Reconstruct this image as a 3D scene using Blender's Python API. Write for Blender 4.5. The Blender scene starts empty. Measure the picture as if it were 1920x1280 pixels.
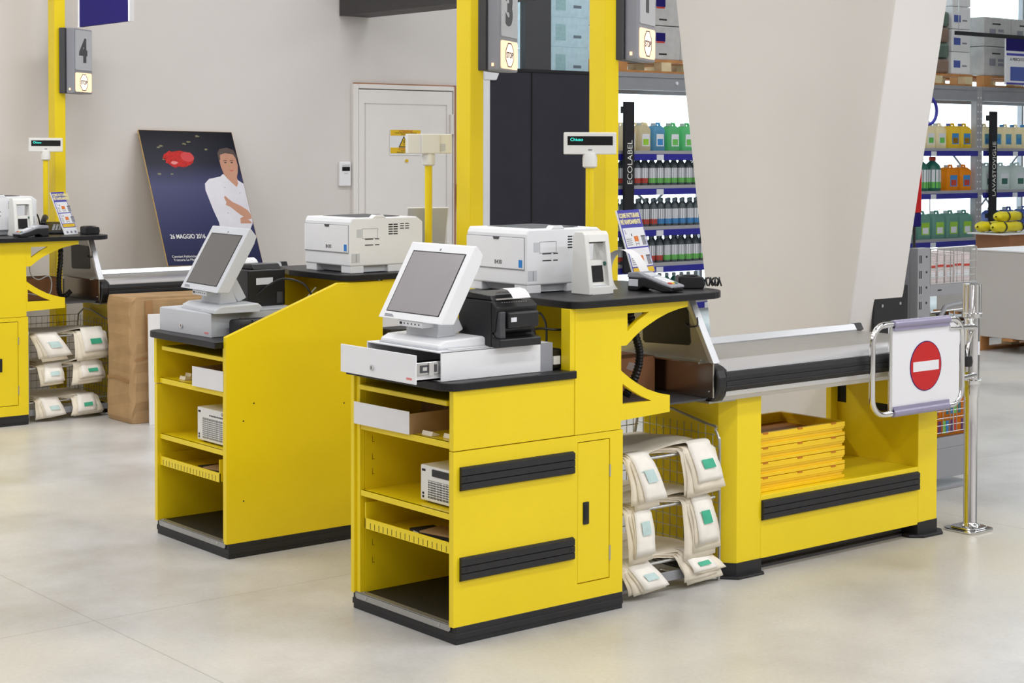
import bpy, bmesh, math, random
from mathutils import Vector, Matrix, Euler

# ---------------------------------------------------------------- camera, world, lights, exposure
scene = bpy.context.scene
COL = scene.collection
R = math.radians

cam_data = bpy.data.cameras.new('camera')
cam_data.sensor_width = 36.0
cam_data.lens = 3217.35 / 1920 * 36.0
cam_data.shift_y = -270.0 / 1920
cam_data.clip_start = 0.1
cam_data.clip_end = 200
camera = bpy.data.objects.new('camera', cam_data)
COL.objects.link(camera)
YAW, PITCH, ROLL = 0.8882, 0.0274, 0.0022          # heading from the lane axis, tilt down, roll
fwd = Vector((math.cos(YAW), math.sin(YAW), 0))
rgt = Vector((math.sin(YAW), -math.cos(YAW), 0))
dwn = Vector((0, 0, -1))
d1 = dwn * math.cos(PITCH) - fwd * math.sin(PITCH)
f1 = dwn * math.sin(PITCH) + fwd * math.cos(PITCH)
r2 = rgt * math.cos(ROLL) - d1 * math.sin(ROLL)
d2 = rgt * math.sin(ROLL) + d1 * math.cos(ROLL)
cm = Matrix((r2, -d2, -f1)).transposed().to_4x4()
cm.translation = Vector((-3.54306, -4.65773, 1.7))
camera.matrix_world = cm
scene.camera = camera

world = bpy.data.worlds.new('daylight')
scene.world = world
world.use_nodes = True
bg = world.node_tree.nodes['Background']
bg.inputs[0].default_value = (0.86, 0.95, 1.0, 1)
bg.inputs[1].default_value = 2.8

scene.view_settings.view_transform = 'Standard'
scene.view_settings.look = 'None'
scene.view_settings.gamma = 1.0
scene.view_settings.exposure = 0.2
scene.view_settings.use_curve_mapping = False


def area(name, loc, sx, sy, power, rot=(0, 0, 0), col=(0.97, 0.98, 1.0)):
    L = bpy.data.lights.new(name, 'AREA')
    L.shape = 'RECTANGLE'
    L.size, L.size_y = sx, sy
    L.energy = power
    L.color = col
    o = bpy.data.objects.new(name, L)
    o.location = loc
    o.rotation_euler = rot
    COL.objects.link(o)


# rows of ceiling lamps running along the tills
for i, y in enumerate((-6.6, -4.2, -1.8, 1.2, 4.2)):
    for j, x in enumerate((-4.5, -0.5, 3.5, 8.5)):
        pw = ((22, 20, 54, 60), (30, 34, 78, 72), (28, 36, 50, 40), (28, 26, 20, 24), (80, 70, 50, 36))[i][j]
        area('ceiling_lamp', (x, y, 4.25), 3.0, 0.35, pw)

# ---------------------------------------------------------------- materials
MATS = {}


def sr(c):
    return tuple(((v / 255) / 12.92 if v / 255 <= 0.04045 else ((v / 255 + 0.055) / 1.055) ** 2.4) for v in c)


def mat(name, rgb, rough=0.5, metal=0.0, vary=0.04, scale=8.0, emit=0.0, coat=0.0, spec=0.5, bump=0.0, trans=0.0):
    m = bpy.data.materials.new(name)
    m.use_nodes = True
    nt = m.node_tree
    b = nt.nodes['Principled BSDF']
    c = sr(rgb)
    tc = nt.nodes.new('ShaderNodeTexCoord')
    nz = nt.nodes.new('ShaderNodeTexNoise')
    nz.inputs['Scale'].default_value = scale
    nz.inputs['Detail'].default_value = 4
    nt.links.new(tc.outputs['Object'], nz.inputs['Vector'])
    if vary > 0:
        rp = nt.nodes.new('ShaderNodeValToRGB')
        rp.color_ramp.elements[0].position = 0.3
        rp.color_ramp.elements[1].position = 0.7
        rp.color_ramp.elements[0].color = (*[max(0, v * (1 - vary)) for v in c], 1)
        rp.color_ramp.elements[1].color = (*[min(1, v * (1 + vary)) for v in c], 1)
        nt.links.new(nz.outputs['Fac'], rp.inputs['Fac'])
        nt.links.new(rp.outputs['Color'], b.inputs['Base Color'])
    else:
        b.inputs['Base Color'].default_value = (*c, 1)
    b.inputs['Roughness'].default_value = rough
    b.inputs['Metallic'].default_value = metal
    b.inputs['Specular IOR Level'].default_value = spec
    if coat:
        b.inputs['Coat Weight'].default_value = coat
        b.inputs['Coat Roughness'].default_value = 0.05
    if trans:
        b.inputs['Transmission Weight'].default_value = trans
    if emit:
        b.inputs['Emission Color'].default_value = (*c, 1)
        b.inputs['Emission Strength'].default_value = emit
    if bump:
        bp = nt.nodes.new('ShaderNodeBump')
        bp.inputs['Strength'].default_value = bump
        bp.inputs['Distance'].default_value = 0.01
        nt.links.new(nz.outputs['Fac'], bp.inputs['Height'])
        nt.links.new(bp.outputs['Normal'], b.inputs['Normal'])
    MATS[name] = m
    return m


def glass_mat(name, tint=(0.95, 0.99, 1.0), refl=0.08):
    m = bpy.data.materials.new(name)
    m.use_nodes = True
    nt = m.node_tree
    nt.nodes.remove(nt.nodes['Principled BSDF'])
    out = nt.nodes['Material Output']
    t = nt.nodes.new('ShaderNodeBsdfTransparent')
    t.inputs[0].default_value = (*tint, 1)
    g = nt.nodes.new('ShaderNodeBsdfGlossy')
    g.inputs['Roughness'].default_value = 0.03
    mx = nt.nodes.new('ShaderNodeMixShader')
    mx.inputs[0].default_value = refl
    nt.links.new(t.outputs[0], mx.inputs[1])
    nt.links.new(g.outputs[0], mx.inputs[2])
    nt.links.new(mx.outputs[0], out.inputs[0])
    MATS[name] = m
    return m


mat('yellow', (246, 217, 24), 0.32, vary=0.02, scale=3, spec=0.45)
mat('black_top', (24, 24, 27), 0.4, vary=0.08, scale=40, spec=0.35)
mat('black_rubber', (31, 31, 34), 0.55, vary=0.1, scale=12)
mat('black_plastic', (24, 24, 27), 0.4, vary=0.05)
mat('black_matt', (26, 25, 30), 0.75, vary=0.05)
mat('dark_board', (30, 28, 24), 0.6, vary=0.1)
mat('white_plastic', (242, 243, 246), 0.38, vary=0.015)
mat('offwhite_plastic', (236, 235, 230), 0.4, vary=0.015)
mat('grey_plastic', (206, 209, 214), 0.4, vary=0.02)
mat('dark_slot', (22, 22, 24), 0.7, vary=0)
mat('grey_metal', (150, 151, 156), 0.45, vary=0.03)
mat('rack_grey', (168, 167, 170), 0.45, vary=0.04)
mat('dark_metal', (70, 70, 74), 0.45, vary=0.04)
mat('aluminium', (218, 219, 222), 0.32, 0.7, vary=0.02, scale=3)
mat('steel', (172, 168, 160), 0.22, 1.0, vary=0.04, scale=4)
mat('brushed', (176, 176, 174), 0.38, 0.8, vary=0.03, scale=4)
mat('chrome', (225, 225, 225), 0.06, 1.0, vary=0)
mat('wire', (186, 186, 184), 0.3, 0.75, vary=0)
mat('belt', (150, 147, 142), 0.33, vary=0.04)
mat('screen_off', (92, 90, 88), 0.22, vary=0.03)
mat('screen_dark', (14, 14, 18), 0.12, vary=0)
mat('cardboard', (182, 148, 106), 0.8, vary=0.12, scale=6, bump=0.2)
mat('cardboard_dark', (168, 116, 80), 0.8, vary=0.08, scale=6)
mat('brown_tape', (170, 128, 84), 0.35, vary=0.06)
mat('paper_white', (236, 235, 236), 0.7, vary=0.015)
mat('paper_cream', (246, 236, 217), 0.6, vary=0.04, scale=20)
mat('bag_white', (250, 245, 236), 0.5, vary=0.04, scale=20)
mat('bag_inside', (190, 172, 140), 0.7, vary=0.08)
mat('print_green', (62, 176, 140), 0.5, vary=0.12, scale=30)
mat('print_pale', (196, 220, 218), 0.5, vary=0.1, scale=30)
mat('crate_yellow', (252, 208, 20), 0.35, vary=0.03)
mat('crate_inside', (196, 120, 20), 0.5, vary=0.05)
mat('red', (200, 18, 22), 0.4, vary=0.02)
mat('sign_white', (238, 238, 242), 0.35, vary=0.01)
mat('clear_purple', (150, 144, 172), 0.2, vary=0.03, spec=0.6)
mat('wall_paint', (224, 219, 216), 0.85, vary=0.015, scale=1.5)
mat('column_paint', (228, 224, 221), 0.85, vary=0.015, scale=2)
mat('door_paint', (236, 232, 229), 0.6, vary=0.01)
mat('ceiling_paint', (225, 225, 225), 0.9, vary=0.01)
mat('dark_wall', (42, 40, 52), 0.75, vary=0.1, scale=5)
mat('beam_dark', (62, 60, 60), 0.6, vary=0.05)
mat('blue', (40, 38, 150), 0.45, vary=0.03)
mat('leaflet_blue', (64, 62, 170), 0.4, vary=0.02)
mat('navy', (32, 24, 104), 0.6, vary=0.03, spec=0.15)
mat('warn_yellow', (232, 190, 24), 0.45, vary=0.02)
mat('orange_print', (226, 120, 40), 0.45, vary=0.02)
mat('ink', (36, 34, 36), 0.6, vary=0)
mat('grey_ink', (140, 140, 150), 0.6, vary=0)
mat('white_ink', (240, 238, 232), 0.6, vary=0)
mat('cream_ink', (238, 226, 170), 0.6, vary=0)
mat('pink_ink', (230, 140, 140), 0.6, vary=0)
mat('label_blue', (30, 130, 215), 0.4, vary=0.02)
mat('sign_grey', (150, 152, 160), 0.4, vary=0.02)
mat('sign_face', (196, 198, 204), 0.25, vary=0.01)
mat('lit_panel', (255, 214, 176), 0.5, vary=0, emit=0.75)
mat('lit_white', (255, 240, 222), 0.5, vary=0, emit=0.8)
mat('lit_cyan', (60, 235, 215), 0.5, vary=0, emit=1.0)
mat('stop_ink', (90, 44, 26), 0.6, vary=0)
mat('screw', (200, 200, 200), 0.25, 0.9, vary=0)
mat('wood', (190, 132, 76), 0.75, vary=0.15, scale=10)
mat('wood_pale', (224, 204, 164), 0.75, vary=0.08, scale=10)
mat('carton_grey', (200, 194, 188), 0.7, vary=0.02, scale=3)
mat('film', (244, 247, 248), 0.15, vary=0.06, scale=25)
mat('wrap_grey', (196, 194, 192), 0.25, vary=0.08, scale=12, bump=0.3)
mat('wrap_brown', (140, 116, 100), 0.3, vary=0.12, scale=9, bump=0.3)
mat('wrap_green', (92, 112, 100), 0.25, vary=0.12, scale=12, bump=0.4)
mat('bottle_dark', (96, 106, 110), 0.3, vary=0.05)
mat('bottle_cap', (140, 158, 164), 0.4, vary=0.03)
mat('cap_white', (226, 232, 232), 0.4, vary=0.02)
mat('soap_cream', (252, 242, 216), 0.3, vary=0.03)
mat('soap_blue', (146, 206, 238), 0.3, vary=0.03)
mat('soap_green', (146, 224, 170), 0.3, vary=0.03)
mat('deep_green', (40, 104, 90), 0.3, vary=0.05)
mat('can_green', (156, 194, 182), 0.3, vary=0.04)
mat('can_orange', (252, 182, 50), 0.3, vary=0.03)
mat('can_yellow', (252, 226, 100), 0.3, vary=0.03)
mat('can_blue', (72, 92, 170), 0.3, vary=0.04)
mat('can_white', (230, 236, 232), 0.3, vary=0.02)
mat('tag_red', (196, 60, 44), 0.5, vary=0.03)
mat('tag_green', (110, 196, 90), 0.5, vary=0.03)
mat('tag_blue', (60, 140, 205), 0.5, vary=0.03)
mat('tag_lime', (156, 206, 60), 0.5, vary=0.05)
mat('label_white', (228, 230, 236), 0.5, vary=0.03, scale=60)
mat('purple', (92, 40, 110), 0.4, vary=0.03)
mat('bag_yellow', (230, 212, 30), 0.4, vary=0.08, scale=14, bump=0.4)
mat('skin', (196, 146, 122), 0.5, vary=0.06, spec=0.2)
mat('hair', (70, 52, 44), 0.4, vary=0.1, coat=0.3)
mat('jacket', (222, 220, 228), 0.3, vary=0.04, scale=10, coat=0.4)
mat('meat', (190, 40, 36), 0.5, vary=0.25, scale=40, spec=0.2)
mat('poster_edge', (206, 172, 110), 0.7, vary=0.1)
mat('rainbow_pack', (150, 90, 70), 0.4, vary=0.3, scale=30)
mat('pack_pink', (226, 214, 214), 0.5, vary=0.05, scale=20)
mat('pack_olive', (120, 116, 74), 0.4, vary=0.1)
mat('pack_teal', (60, 120, 140), 0.4, vary=0.1)


def translucent(name, k=0.5):
    """let light from behind glow through thin plastic"""
    nt = MATS[name].node_tree
    out, b = nt.nodes['Material Output'], nt.nodes['Principled BSDF']
    t = nt.nodes.new('ShaderNodeBsdfTranslucent')
    src = b.inputs['Base Color'].links
    if src:
        nt.links.new(src[0].from_socket, t.inputs[0])
    else:
        t.inputs[0].default_value = b.inputs['Base Color'].default_value
    mx = nt.nodes.new('ShaderNodeMixShader')
    mx.inputs[0].default_value = k
    nt.links.new(b.outputs[0], mx.inputs[1])
    nt.links.new(t.outputs[0], mx.inputs[2])
    nt.links.new(mx.outputs[0], out.inputs[0])


for n_ in ('film', 'soap_cream', 'soap_blue', 'soap_green', 'can_yellow', 'can_orange', 'can_white', 'can_green', 'cap_white'):
    translucent(n_, 0.7)
translucent('bottle_dark', 0.25)
translucent('bottle_cap', 0.35)
glass_mat('window_glass')
glass_mat('clear_glass', (0.93, 0.98, 1.0), 0.05)


def floor_material():
    m = bpy.data.materials.new('polished_concrete')
    m.use_nodes = True
    nt = m.node_tree
    N, L = nt.nodes, nt.links
    b = N['Principled BSDF']
    tc = N.new('ShaderNodeTexCoord')
    n1 = N.new('ShaderNodeTexNoise')
    n1.inputs['Scale'].default_value = 1.1
    n1.inputs['Detail'].default_value = 6
    n1.inputs['Roughness'].default_value = 0.62
    L.new(tc.outputs['Object'], n1.inputs['Vector'])
    r1 = N.new('ShaderNodeValToRGB')
    e = r1.color_ramp.elements
    e[0].position, e[1].position = 0.32, 0.7
    e[0].color = (*sr((176, 172, 166)), 1)
    e[1].color = (*sr((216, 215, 214)), 1)
    L.new(n1.outputs['Fac'], r1.inputs['Fac'])
    n2 = N.new('ShaderNodeTexNoise')
    n2.inputs['Scale'].default_value = 0.55
    n2.inputs['Detail'].default_value = 3
    L.new(tc.outputs['Object'], n2.inputs['Vector'])
    r2_ = N.new('ShaderNodeValToRGB')
    r2_.color_ramp.elements[0].position = 0.5
    r2_.color_ramp.elements[1].position = 0.72
    L.new(n2.outputs['Fac'], r2_.inputs['Fac'])
    mx = N.new('ShaderNodeMix')
    mx.data_type = 'RGBA'
    mx.inputs[7].default_value = (*sr((206, 199, 182)), 1)
    L.new(r2_.outputs['Color'], mx.inputs[0])
    L.new(r1.outputs['Color'], mx.inputs[6])
    n3 = N.new('ShaderNodeTexNoise')
    n3.inputs['Scale'].default_value = 60
    n3.inputs['Detail'].default_value = 5
    L.new(tc.outputs['Object'], n3.inputs['Vector'])
    mr = N.new('ShaderNodeMapRange')
    mr.inputs[1].default_value, mr.inputs[2].default_value = 0.3, 0.7
    mr.inputs[3].default_value, mr.inputs[4].default_value = 0.95, 1.04
    L.new(n3.outputs['Fac'], mr.inputs[0])
    ml = N.new('ShaderNodeVectorMath')
    ml.operation = 'SCALE'
    L.new(mx.outputs[2], ml.inputs[0])
    L.new(mr.outputs[0], ml.inputs['Scale'])
    # saw-cut joints: a grid of fine dark lines
    sp = N.new('ShaderNodeSeparateXYZ')
    L.new(tc.outputs['Object'], sp.inputs[0])

    def line(sock, at, pitch):
        a = N.new('ShaderNodeMath'); a.operation = 'SUBTRACT'; a.inputs[1].default_value = at
        L.new(sock, a.inputs[0])
        p = N.new('ShaderNodeMath'); p.operation = 'PINGPONG'; p.inputs[1].default_value = pitch / 2
        L.new(a.outputs[0], p.inputs[0])
        c = N.new('ShaderNodeMath'); c.operation = 'LESS_THAN'; c.inputs[1].default_value = 0.0022
        L.new(p.outputs[0], c.inputs[0])
        return c.outputs[0]
    mxm = N.new('ShaderNodeMath'); mxm.operation = 'MAXIMUM'
    L.new(line(sp.outputs[0], -0.83, 3.93), mxm.inputs[0])
    L.new(line(sp.outputs[1], 1.06, 4.2), mxm.inputs[1])
    sc = N.new('ShaderNodeMath'); sc.operation = 'MULTIPLY'; sc.inputs[1].default_value = 0.45
    L.new(mxm.outputs[0], sc.inputs[0])
    dk = N.new('ShaderNodeMix'); dk.data_type = 'RGBA'
    dk.inputs[7].default_value = (*sr((110, 104, 96)), 1)
    L.new(sc.outputs[0], dk.inputs[0])
    L.new(ml.outputs[0], dk.inputs[6])
    L.new(dk.outputs[2], b.inputs['Base Color'])
    rr = N.new('ShaderNodeMapRange')
    rr.inputs[3].default_value, rr.inputs[4].default_value = 0.24, 0.42
    L.new(n1.outputs['Fac'], rr.inputs[0])
    L.new(rr.outputs[0], b.inputs['Roughness'])
    b.inputs['Specular IOR Level'].default_value = 0.4
    MATS['floor'] = m


floor_material()


def grad_material(name, axis, lo, hi, stops):
    m = bpy.data.materials.new(name)
    m.use_nodes = True
    nt = m.node_tree
    b = nt.nodes['Principled BSDF']
    tc = nt.nodes.new('ShaderNodeTexCoord')
    sp = nt.nodes.new('ShaderNodeSeparateXYZ')
    nt.links.new(tc.outputs['Object'], sp.inputs[0])
    mr = nt.nodes.new('ShaderNodeMapRange')
    mr.inputs[1].default_value, mr.inputs[2].default_value = lo, hi
    nt.links.new(sp.outputs[axis], mr.inputs[0])
    rp = nt.nodes.new('ShaderNodeValToRGB')
    while len(rp.color_ramp.elements) < len(stops):
        rp.color_ramp.elements.new(0.5)
    for e, (p, c) in zip(rp.color_ramp.elements, stops):
        e.position = p
        e.color = (*sr(c), 1)
    nt.links.new(mr.outputs[0], rp.inputs[0])
    nt.links.new(rp.outputs[0], b.inputs['Base Color'])
    b.inputs['Roughness'].default_value = 0.3
    b.inputs['Specular IOR Level'].default_value = 0.12
    MATS[name] = m


grad_material('poster_print', 2, 0.0, 1.1, [(0, (44, 46, 76)), (0.3, (56, 58, 96)), (0.55, (70, 72, 112)), (0.72, (30, 30, 48)), (1, (14, 13, 18))])

# ---------------------------------------------------------------- builders
LO = Vector((0, 0, 0))      # origin of the lane being built
LM = 1                      # -1 when the lane is the mirror image


def lane(o, m=1):
    global LO, LM
    LO, LM = Vector(o), m


class MB:
    def __init__(s):
        s.v, s.f, s.mi, s.cur = [], [], [], 0

    def _add(s, vs, fs):
        k = len(s.v)
        s.v += [tuple(p) for p in vs]
        for f in fs:
            s.f.append([k + i for i in f])
            s.mi.append(s.cur)
        return s

    def m(s, i):
        s.cur = i
        return s

    def box(s, x0, x1, y0, y1, z0, z1):
        x0, x1 = min(x0, x1), max(x0, x1)
        y0, y1 = min(y0, y1), max(y0, y1)
        z0, z1 = min(z0, z1), max(z0, z1)
        return s._add([(x0, y0, z0), (x1, y0, z0), (x1, y1, z0), (x0, y1, z0), (x0, y0, z1), (x1, y0, z1), (x1, y1, z1), (x0, y1, z1)],
                      [(3, 2, 1, 0), (4, 5, 6, 7), (0, 1, 5, 4), (1, 2, 6, 5), (2, 3, 7, 6), (3, 0, 4, 7)])

    def hexa(s, p):
        return s._add(p, [(3, 2, 1, 0), (4, 5, 6, 7), (0, 1, 5, 4), (1, 2, 6, 5), (2, 3, 7, 6), (3, 0, 4, 7)])

    def prism(s, pts, axis, a, b):
        def P(u, w, t):
            return {'x': (t, u, w), 'y': (u, t, w), 'z': (u, w, t)}[axis]
        ar = sum(pts[i][0] * pts[(i + 1) % len(pts)][1] - pts[(i + 1) % len(pts)][0] * pts[i][1] for i in range(len(pts)))
        if (ar < 0) != (axis == 'y'):
            pts = pts[::-1]
        n = len(pts)
        vs = [P(u, w, min(a, b)) for u, w in pts] + [P(u, w, max(a, b)) for u, w in pts]
        fs = [list(range(n))[::-1], list(range(n, 2 * n))] + [(i, (i + 1) % n, n + (i + 1) % n, n + i) for i in range(n)]
        return s._add(vs, fs)

    def tube(s, path, r, n=8, closed=False, cap=True):
        path = [Vector(p) for p in path]
        k = len(path)
        vs, fs = [], []
        prev = None
        for i, p in enumerate(path):
            if closed:
                t = path[(i + 1) % k] - path[i - 1]
            else:
                t = path[min(i + 1, k - 1)] - path[max(i - 1, 0)]
            t.normalize()
            if prev is None:
                a = t.cross(Vector((0, 0, 1)))
                if a.length < 0.1:
                    a = t.cross(Vector((1, 0, 0)))
            else:
                a = prev - t * prev.dot(t)
            a.normalize()
            prev = a
            b = t.cross(a)
            rr = r[i] if isinstance(r, (list, tuple)) else r
            for j in range(n):
                th = 2 * math.pi * j / n
                vs.append(p + a * (rr * math.cos(th)) + b * (rr * math.sin(th)))
        for i in range(k if closed else k - 1):
            i2 = (i + 1) % k
            for j in range(n):
                j2 = (j + 1) % n
                fs.append((i * n + j, i * n + j2, i2 * n + j2, i2 * n + j))
        if cap and not closed:
            fs.append(list(range(n))[::-1])
            fs.append([(k - 1) * n + j for j in range(n)])
        return s._add(vs, fs)

    def cyl(s, p0, p1, r, n=16):
        return s.tube([p0, p1], r, n)

    def lathe(s, prof, cx=0, cy=0, cz=0, n=16, sx=1, sy=1):
        vs = [(cx + sx * r * math.cos(2 * math.pi * j / n), cy + sy * r * math.sin(2 * math.pi * j / n), cz + z) for r, z in prof for j in range(n)]
        k = len(prof)
        fs = [(i * n + j, i * n + (j + 1) % n, (i + 1) * n + (j + 1) % n, (i + 1) * n + j) for i in range(k - 1) for j in range(n)]
        fs.append(list(range(n))[::-1])
        fs.append([(k - 1) * n + j for j in range(n)])
        return s._add(vs, fs)

    def grid(s, rows):
        k, n = len(rows), len(rows[0])
        return s._add([p for r_ in rows for p in r_], [(i * n + j, i * n + j + 1, (i + 1) * n + j + 1, (i + 1) * n + j) for i in range(k - 1) for j in range(n - 1)])

    def poly(s, pts):
        return s._add(pts, [list(range(len(pts)))])

    def ring(s, outer, inner, axis, a, b):
        """plate with a hole: two loops of equal length"""
        def P(u, w, t):
            return {'x': (t, u, w), 'y': (u, t, w), 'z': (u, w, t)}[axis]
        n = len(outer)
        vs = [P(*p, a) for p in outer] + [P(*p, a) for p in inner] + [P(*p, b) for p in outer] + [P(*p, b) for p in inner]
        fs = []
        for i in range(n):
            j = (i + 1) % n
            fs += [(i, j, n + j, n + i), (2 * n + j, 2 * n + i, 3 * n + i, 3 * n + j), (j, i, 2 * n + i, 2 * n + j), (n + i, n + j, 3 * n + j, 3 * n + i)]
        return s._add(vs, fs)

    def build(s, name, mats, parent=None, bevel=0.0, smooth=False, seg=2, label=None, mod=None):
        if isinstance(mats, str):
            mats = [mats]
        me = bpy.data.meshes.new(name)
        vs = [(x, LM * y, z) for x, y, z in s.v]
        fs = s.f if LM == 1 else [f[::-1] for f in s.f]
        me.from_pydata(vs, [], [list(f) for f in fs])
        for n_ in mats:
            me.materials.append(MATS[n_])
        me.polygons.foreach_set('material_index', s.mi)
        bm = bmesh.new()
        bm.from_mesh(me)
        bmesh.ops.recalc_face_normals(bm, faces=bm.faces)
        bm.to_mesh(me)
        bm.free()
        if smooth:
            me.polygons.foreach_set('use_smooth', [True] * len(me.polygons))
        me.update()
        o = bpy.data.objects.new(name, me)
        COL.objects.link(o)
        if parent is not None:
            o.parent = parent
        else:
            o.location = LO
        if bevel:
            md = o.modifiers.new('bevel', 'BEVEL')
            md.width = bevel
            md.segments = seg
            md.limit_method = 'ANGLE'
            md.angle_limit = R(40)
            md.harden_normals = False
        if smooth:
            try:
                me.set_sharp_from_angle(angle=R(42))
            except Exception:
                pass
        if label:
            o['label'] = label
        return o


def thing(name, label, cat, loc=(0, 0, 0), rot=0.0, group=None):
    o = bpy.data.objects.new(name, None)
    o.empty_display_size = 0.05
    o.location = LO + Vector((loc[0], LM * loc[1], loc[2]))
    if isinstance(rot, (int, float)):
        rot = (0, 0, rot)
    o.rotation_euler = (rot[0] * LM, rot[1], rot[2] * LM)
    COL.objects.link(o)
    o['label'] = label
    o['category'] = cat
    if group:
        o['group'] = group
    return o


def tag(o, label, cat, group=None, loc=None):
    o['label'] = label
    o['category'] = cat
    if group:
        o['group'] = group
    return o


def struct(o):
    o['kind'] = 'structure'
    return o


def text(name, body, size, m, parent, loc, rot, align='LEFT', depth=0.0004, sx=1.0, bold=0.0):
    cu = bpy.data.curves.new(name, 'FONT')
    cu.body = body
    cu.size = size
    cu.align_x = align
    cu.offset = bold
    cu.extrude = depth
    cu.materials.append(MATS[m])
    tmp = bpy.data.objects.new(name + '_outline', cu)
    me = bpy.data.meshes.new_from_object(tmp)
    bpy.data.objects.remove(tmp)
    bpy.data.curves.remove(cu)
    for v in me.vertices:
        v.co.x *= sx
    o = bpy.data.objects.new(name, me)
    COL.objects.link(o)
    o.parent = parent
    o.location = loc
    o.rotation_euler = rot
    return o


FACE_MX = (R(90), 0, R(-90))     # lettering on a face that looks along -X
FACE_MY = (R(90), 0, 0)          # lettering on a face that looks along -Y


def dup(root, loc, rz=None, label=None, group=None):
    r = root.copy()
    COL.objects.link(r)
    r.location = loc
    if rz is not None:
        r.rotation_euler = (r.rotation_euler[0], r.rotation_euler[1], rz)
    if label:
        r['label'] = label
    if group:
        r['group'] = group
    for ch in list(root.children):
        c = ch.copy()
        COL.objects.link(c)
        c.parent = r
        for g in list(ch.children):
            d = g.copy()
            COL.objects.link(d)
            d.parent = c
    return r


def rrect(x0, x1, y0, y1, r, n=5):
    pts = []
    for cx, cy, a0 in ((x1 - r, y1 - r, 0), (x0 + r, y1 - r, 90), (x0 + r, y0 + r, 180), (x1 - r, y0 + r, 270)):
        for i in range(n + 1):
            a = R(a0 + 90 * i / n)
            pts.append((cx + r * math.cos(a), cy + r * math.sin(a)))
    return pts


def circ(cx, cy, r, n=32, a0=0):
    return [(cx + r * math.cos(2 * math.pi * i / n + a0), cy + r * math.sin(2 * math.pi * i / n + a0)) for i in range(n)]


def smooth_path(pts, n=6):
    P = [Vector(p) for p in pts]
    out = []
    for i in range(len(P) - 1):
        p0, p1, p2, p3 = P[max(i - 1, 0)], P[i], P[i + 1], P[min(i + 2, len(P) - 1)]
        for k in range(n):
            t = k / n
            out.append(0.5 * ((2 * p1) + (p2 - p0) * t + (2 * p0 - 5 * p1 + 4 * p2 - p3) * t * t + (3 * p1 - p0 - 3 * p2 + p3) * t ** 3))
    out.append(P[-1])
    return out

# ================================================================ room shell
lane((0, 0, 0))
CEIL = 4.4
struct(MB().box(-9, 22, -9, 9, -0.1, 0).build('floor', 'floor'))
struct(MB().box(-9, 22, -9, 9, CEIL, CEIL + 0.1).build('ceiling', 'ceiling_paint'))
struct(MB().box(-9, 5.2, 6.5, 6.7, 0, CEIL).build('wall_back', 'wall_paint'))
struct(MB().box(5.0, 5.2, 6.7, 8.3, 0, CEIL).build('wall_return', 'wall_paint'))
struct(MB().box(-9.2, -9, -9, 9, 0, CEIL).build('wall_left', 'wall_paint'))
struct(MB().box(22, 22.2, -9, 9, 0, CEIL).build('wall_right', 'wall_paint'))
struct(MB().box(-9, 22, -9.2, -9, 0, CEIL).build('wall_front', 'wall_paint'))
b = MB().box(5.2, 22, 8.3, 8.5, 0, 0.25).box(5.2, 22, 8.3, 8.5, 4.0, CEIL)
struct(b.build('wall_rear', 'wall_paint'))

# glazed front behind the racks
w = struct(MB().box(5.2, 22, 8.38, 8.39, 0.25, 4.0).build('window_1', 'window_glass'))
b = MB()
for x in (5.25, 7.45, 9.65, 11.55, 13.3, 15.5, 18.5, 21.9):
    b.box(x - 0.02, x + 0.02, 8.35, 8.42, 0.25, 4.0)
b.box(5.2, 22, 8.35, 8.42, 0.25, 0.3).box(5.2, 22, 8.35, 8.42, 3.95, 4.0)
b.build('window_frame', 'grey_metal', w)

# dark partition beside the white wall with glass above it
struct(MB().box(5.27, 6.62, 6.5, 6.54, 0, 2.36).build('partition', 'dark_wall'))
b = MB().box(5.735, 5.745, 6.492, 6.5, 0, 2.36).box(5.27, 6.62, 6.49, 6.55, 2.36, 2.385)
struct(b.build('trim_1', 'black_matt'))
w = struct(MB().box(5.27, 6.62, 6.515, 6.522, 2.385, CEIL).build('window_2', 'clear_glass'))
MB().box(5.66, 5.945, 6.49, 6.56, 2.385, CEIL).build('mullion', 'dark_metal', w)
b = MB().box(5.2, 5.27, 6.47, 6.54, 0, 2.3)
b.prism([(5.2, 2.28), (5.33, 2.28), (5.355, 2.33), (5.355, 2.385), (5.2, 2.385)], 'y', 6.46, 6.54)
struct(b.build('trim_2', 'white_plastic', bevel=0.006))

# dark roof beam meeting the wall
b = MB().box(3.8, 4.08, -8.9, 6.49, 2.735, 3.25)
struct(b.build('ceiling_beam', 'beam_dark'))

# white service door
d = MB().box(3.965, 4.878, 6.47, 6.5, 0, 2.172)
door = struct(d.build('door_1', 'door_paint', bevel=0.003))
b = MB().box(3.91, 3.958, 6.462, 6.5, 0, 2.215).box(3.958, 4.89, 6.462, 6.5, 2.18, 2.215).box(4.886, 4.905, 6.462, 6.5, 0, 2.215)
b.build('door_frame', 'door_paint', door, bevel=0.004)
b = MB().box(3.93, 4.89, 6.468, 6.5, 2.208, 2.224).box(4.892, 4.906, 6.458, 6.5, 0, 2.224)
b.build('door_gap', 'cardboard_dark', door)
b = MB()
for z0, z1, x0, x1 in ((2.06, 2.066, 4.02, 4.82), (0.06, 0.066, 4.02, 4.82)):
    b.box(x0, x1, 6.4675, 6.47, z0, z1)
b.box(4.02, 4.026, 6.4675, 6.47, 0.06, 2.066).box(4.814, 4.82, 6.4675, 6.47, 0.06, 2.066)
b.build('panel_line', 'carton_grey', door)
b = MB().cyl((4.862, 6.458, 1.83), (4.862, 6.458, 1.99), 0.016, 10)
b.build('hinge', 'door_paint', door)
MB().cyl((4.42, 6.46, 1.615), (4.42, 6.475, 1.615), 0.013, 14).build('peephole', 'warn_yellow', door)

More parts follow.
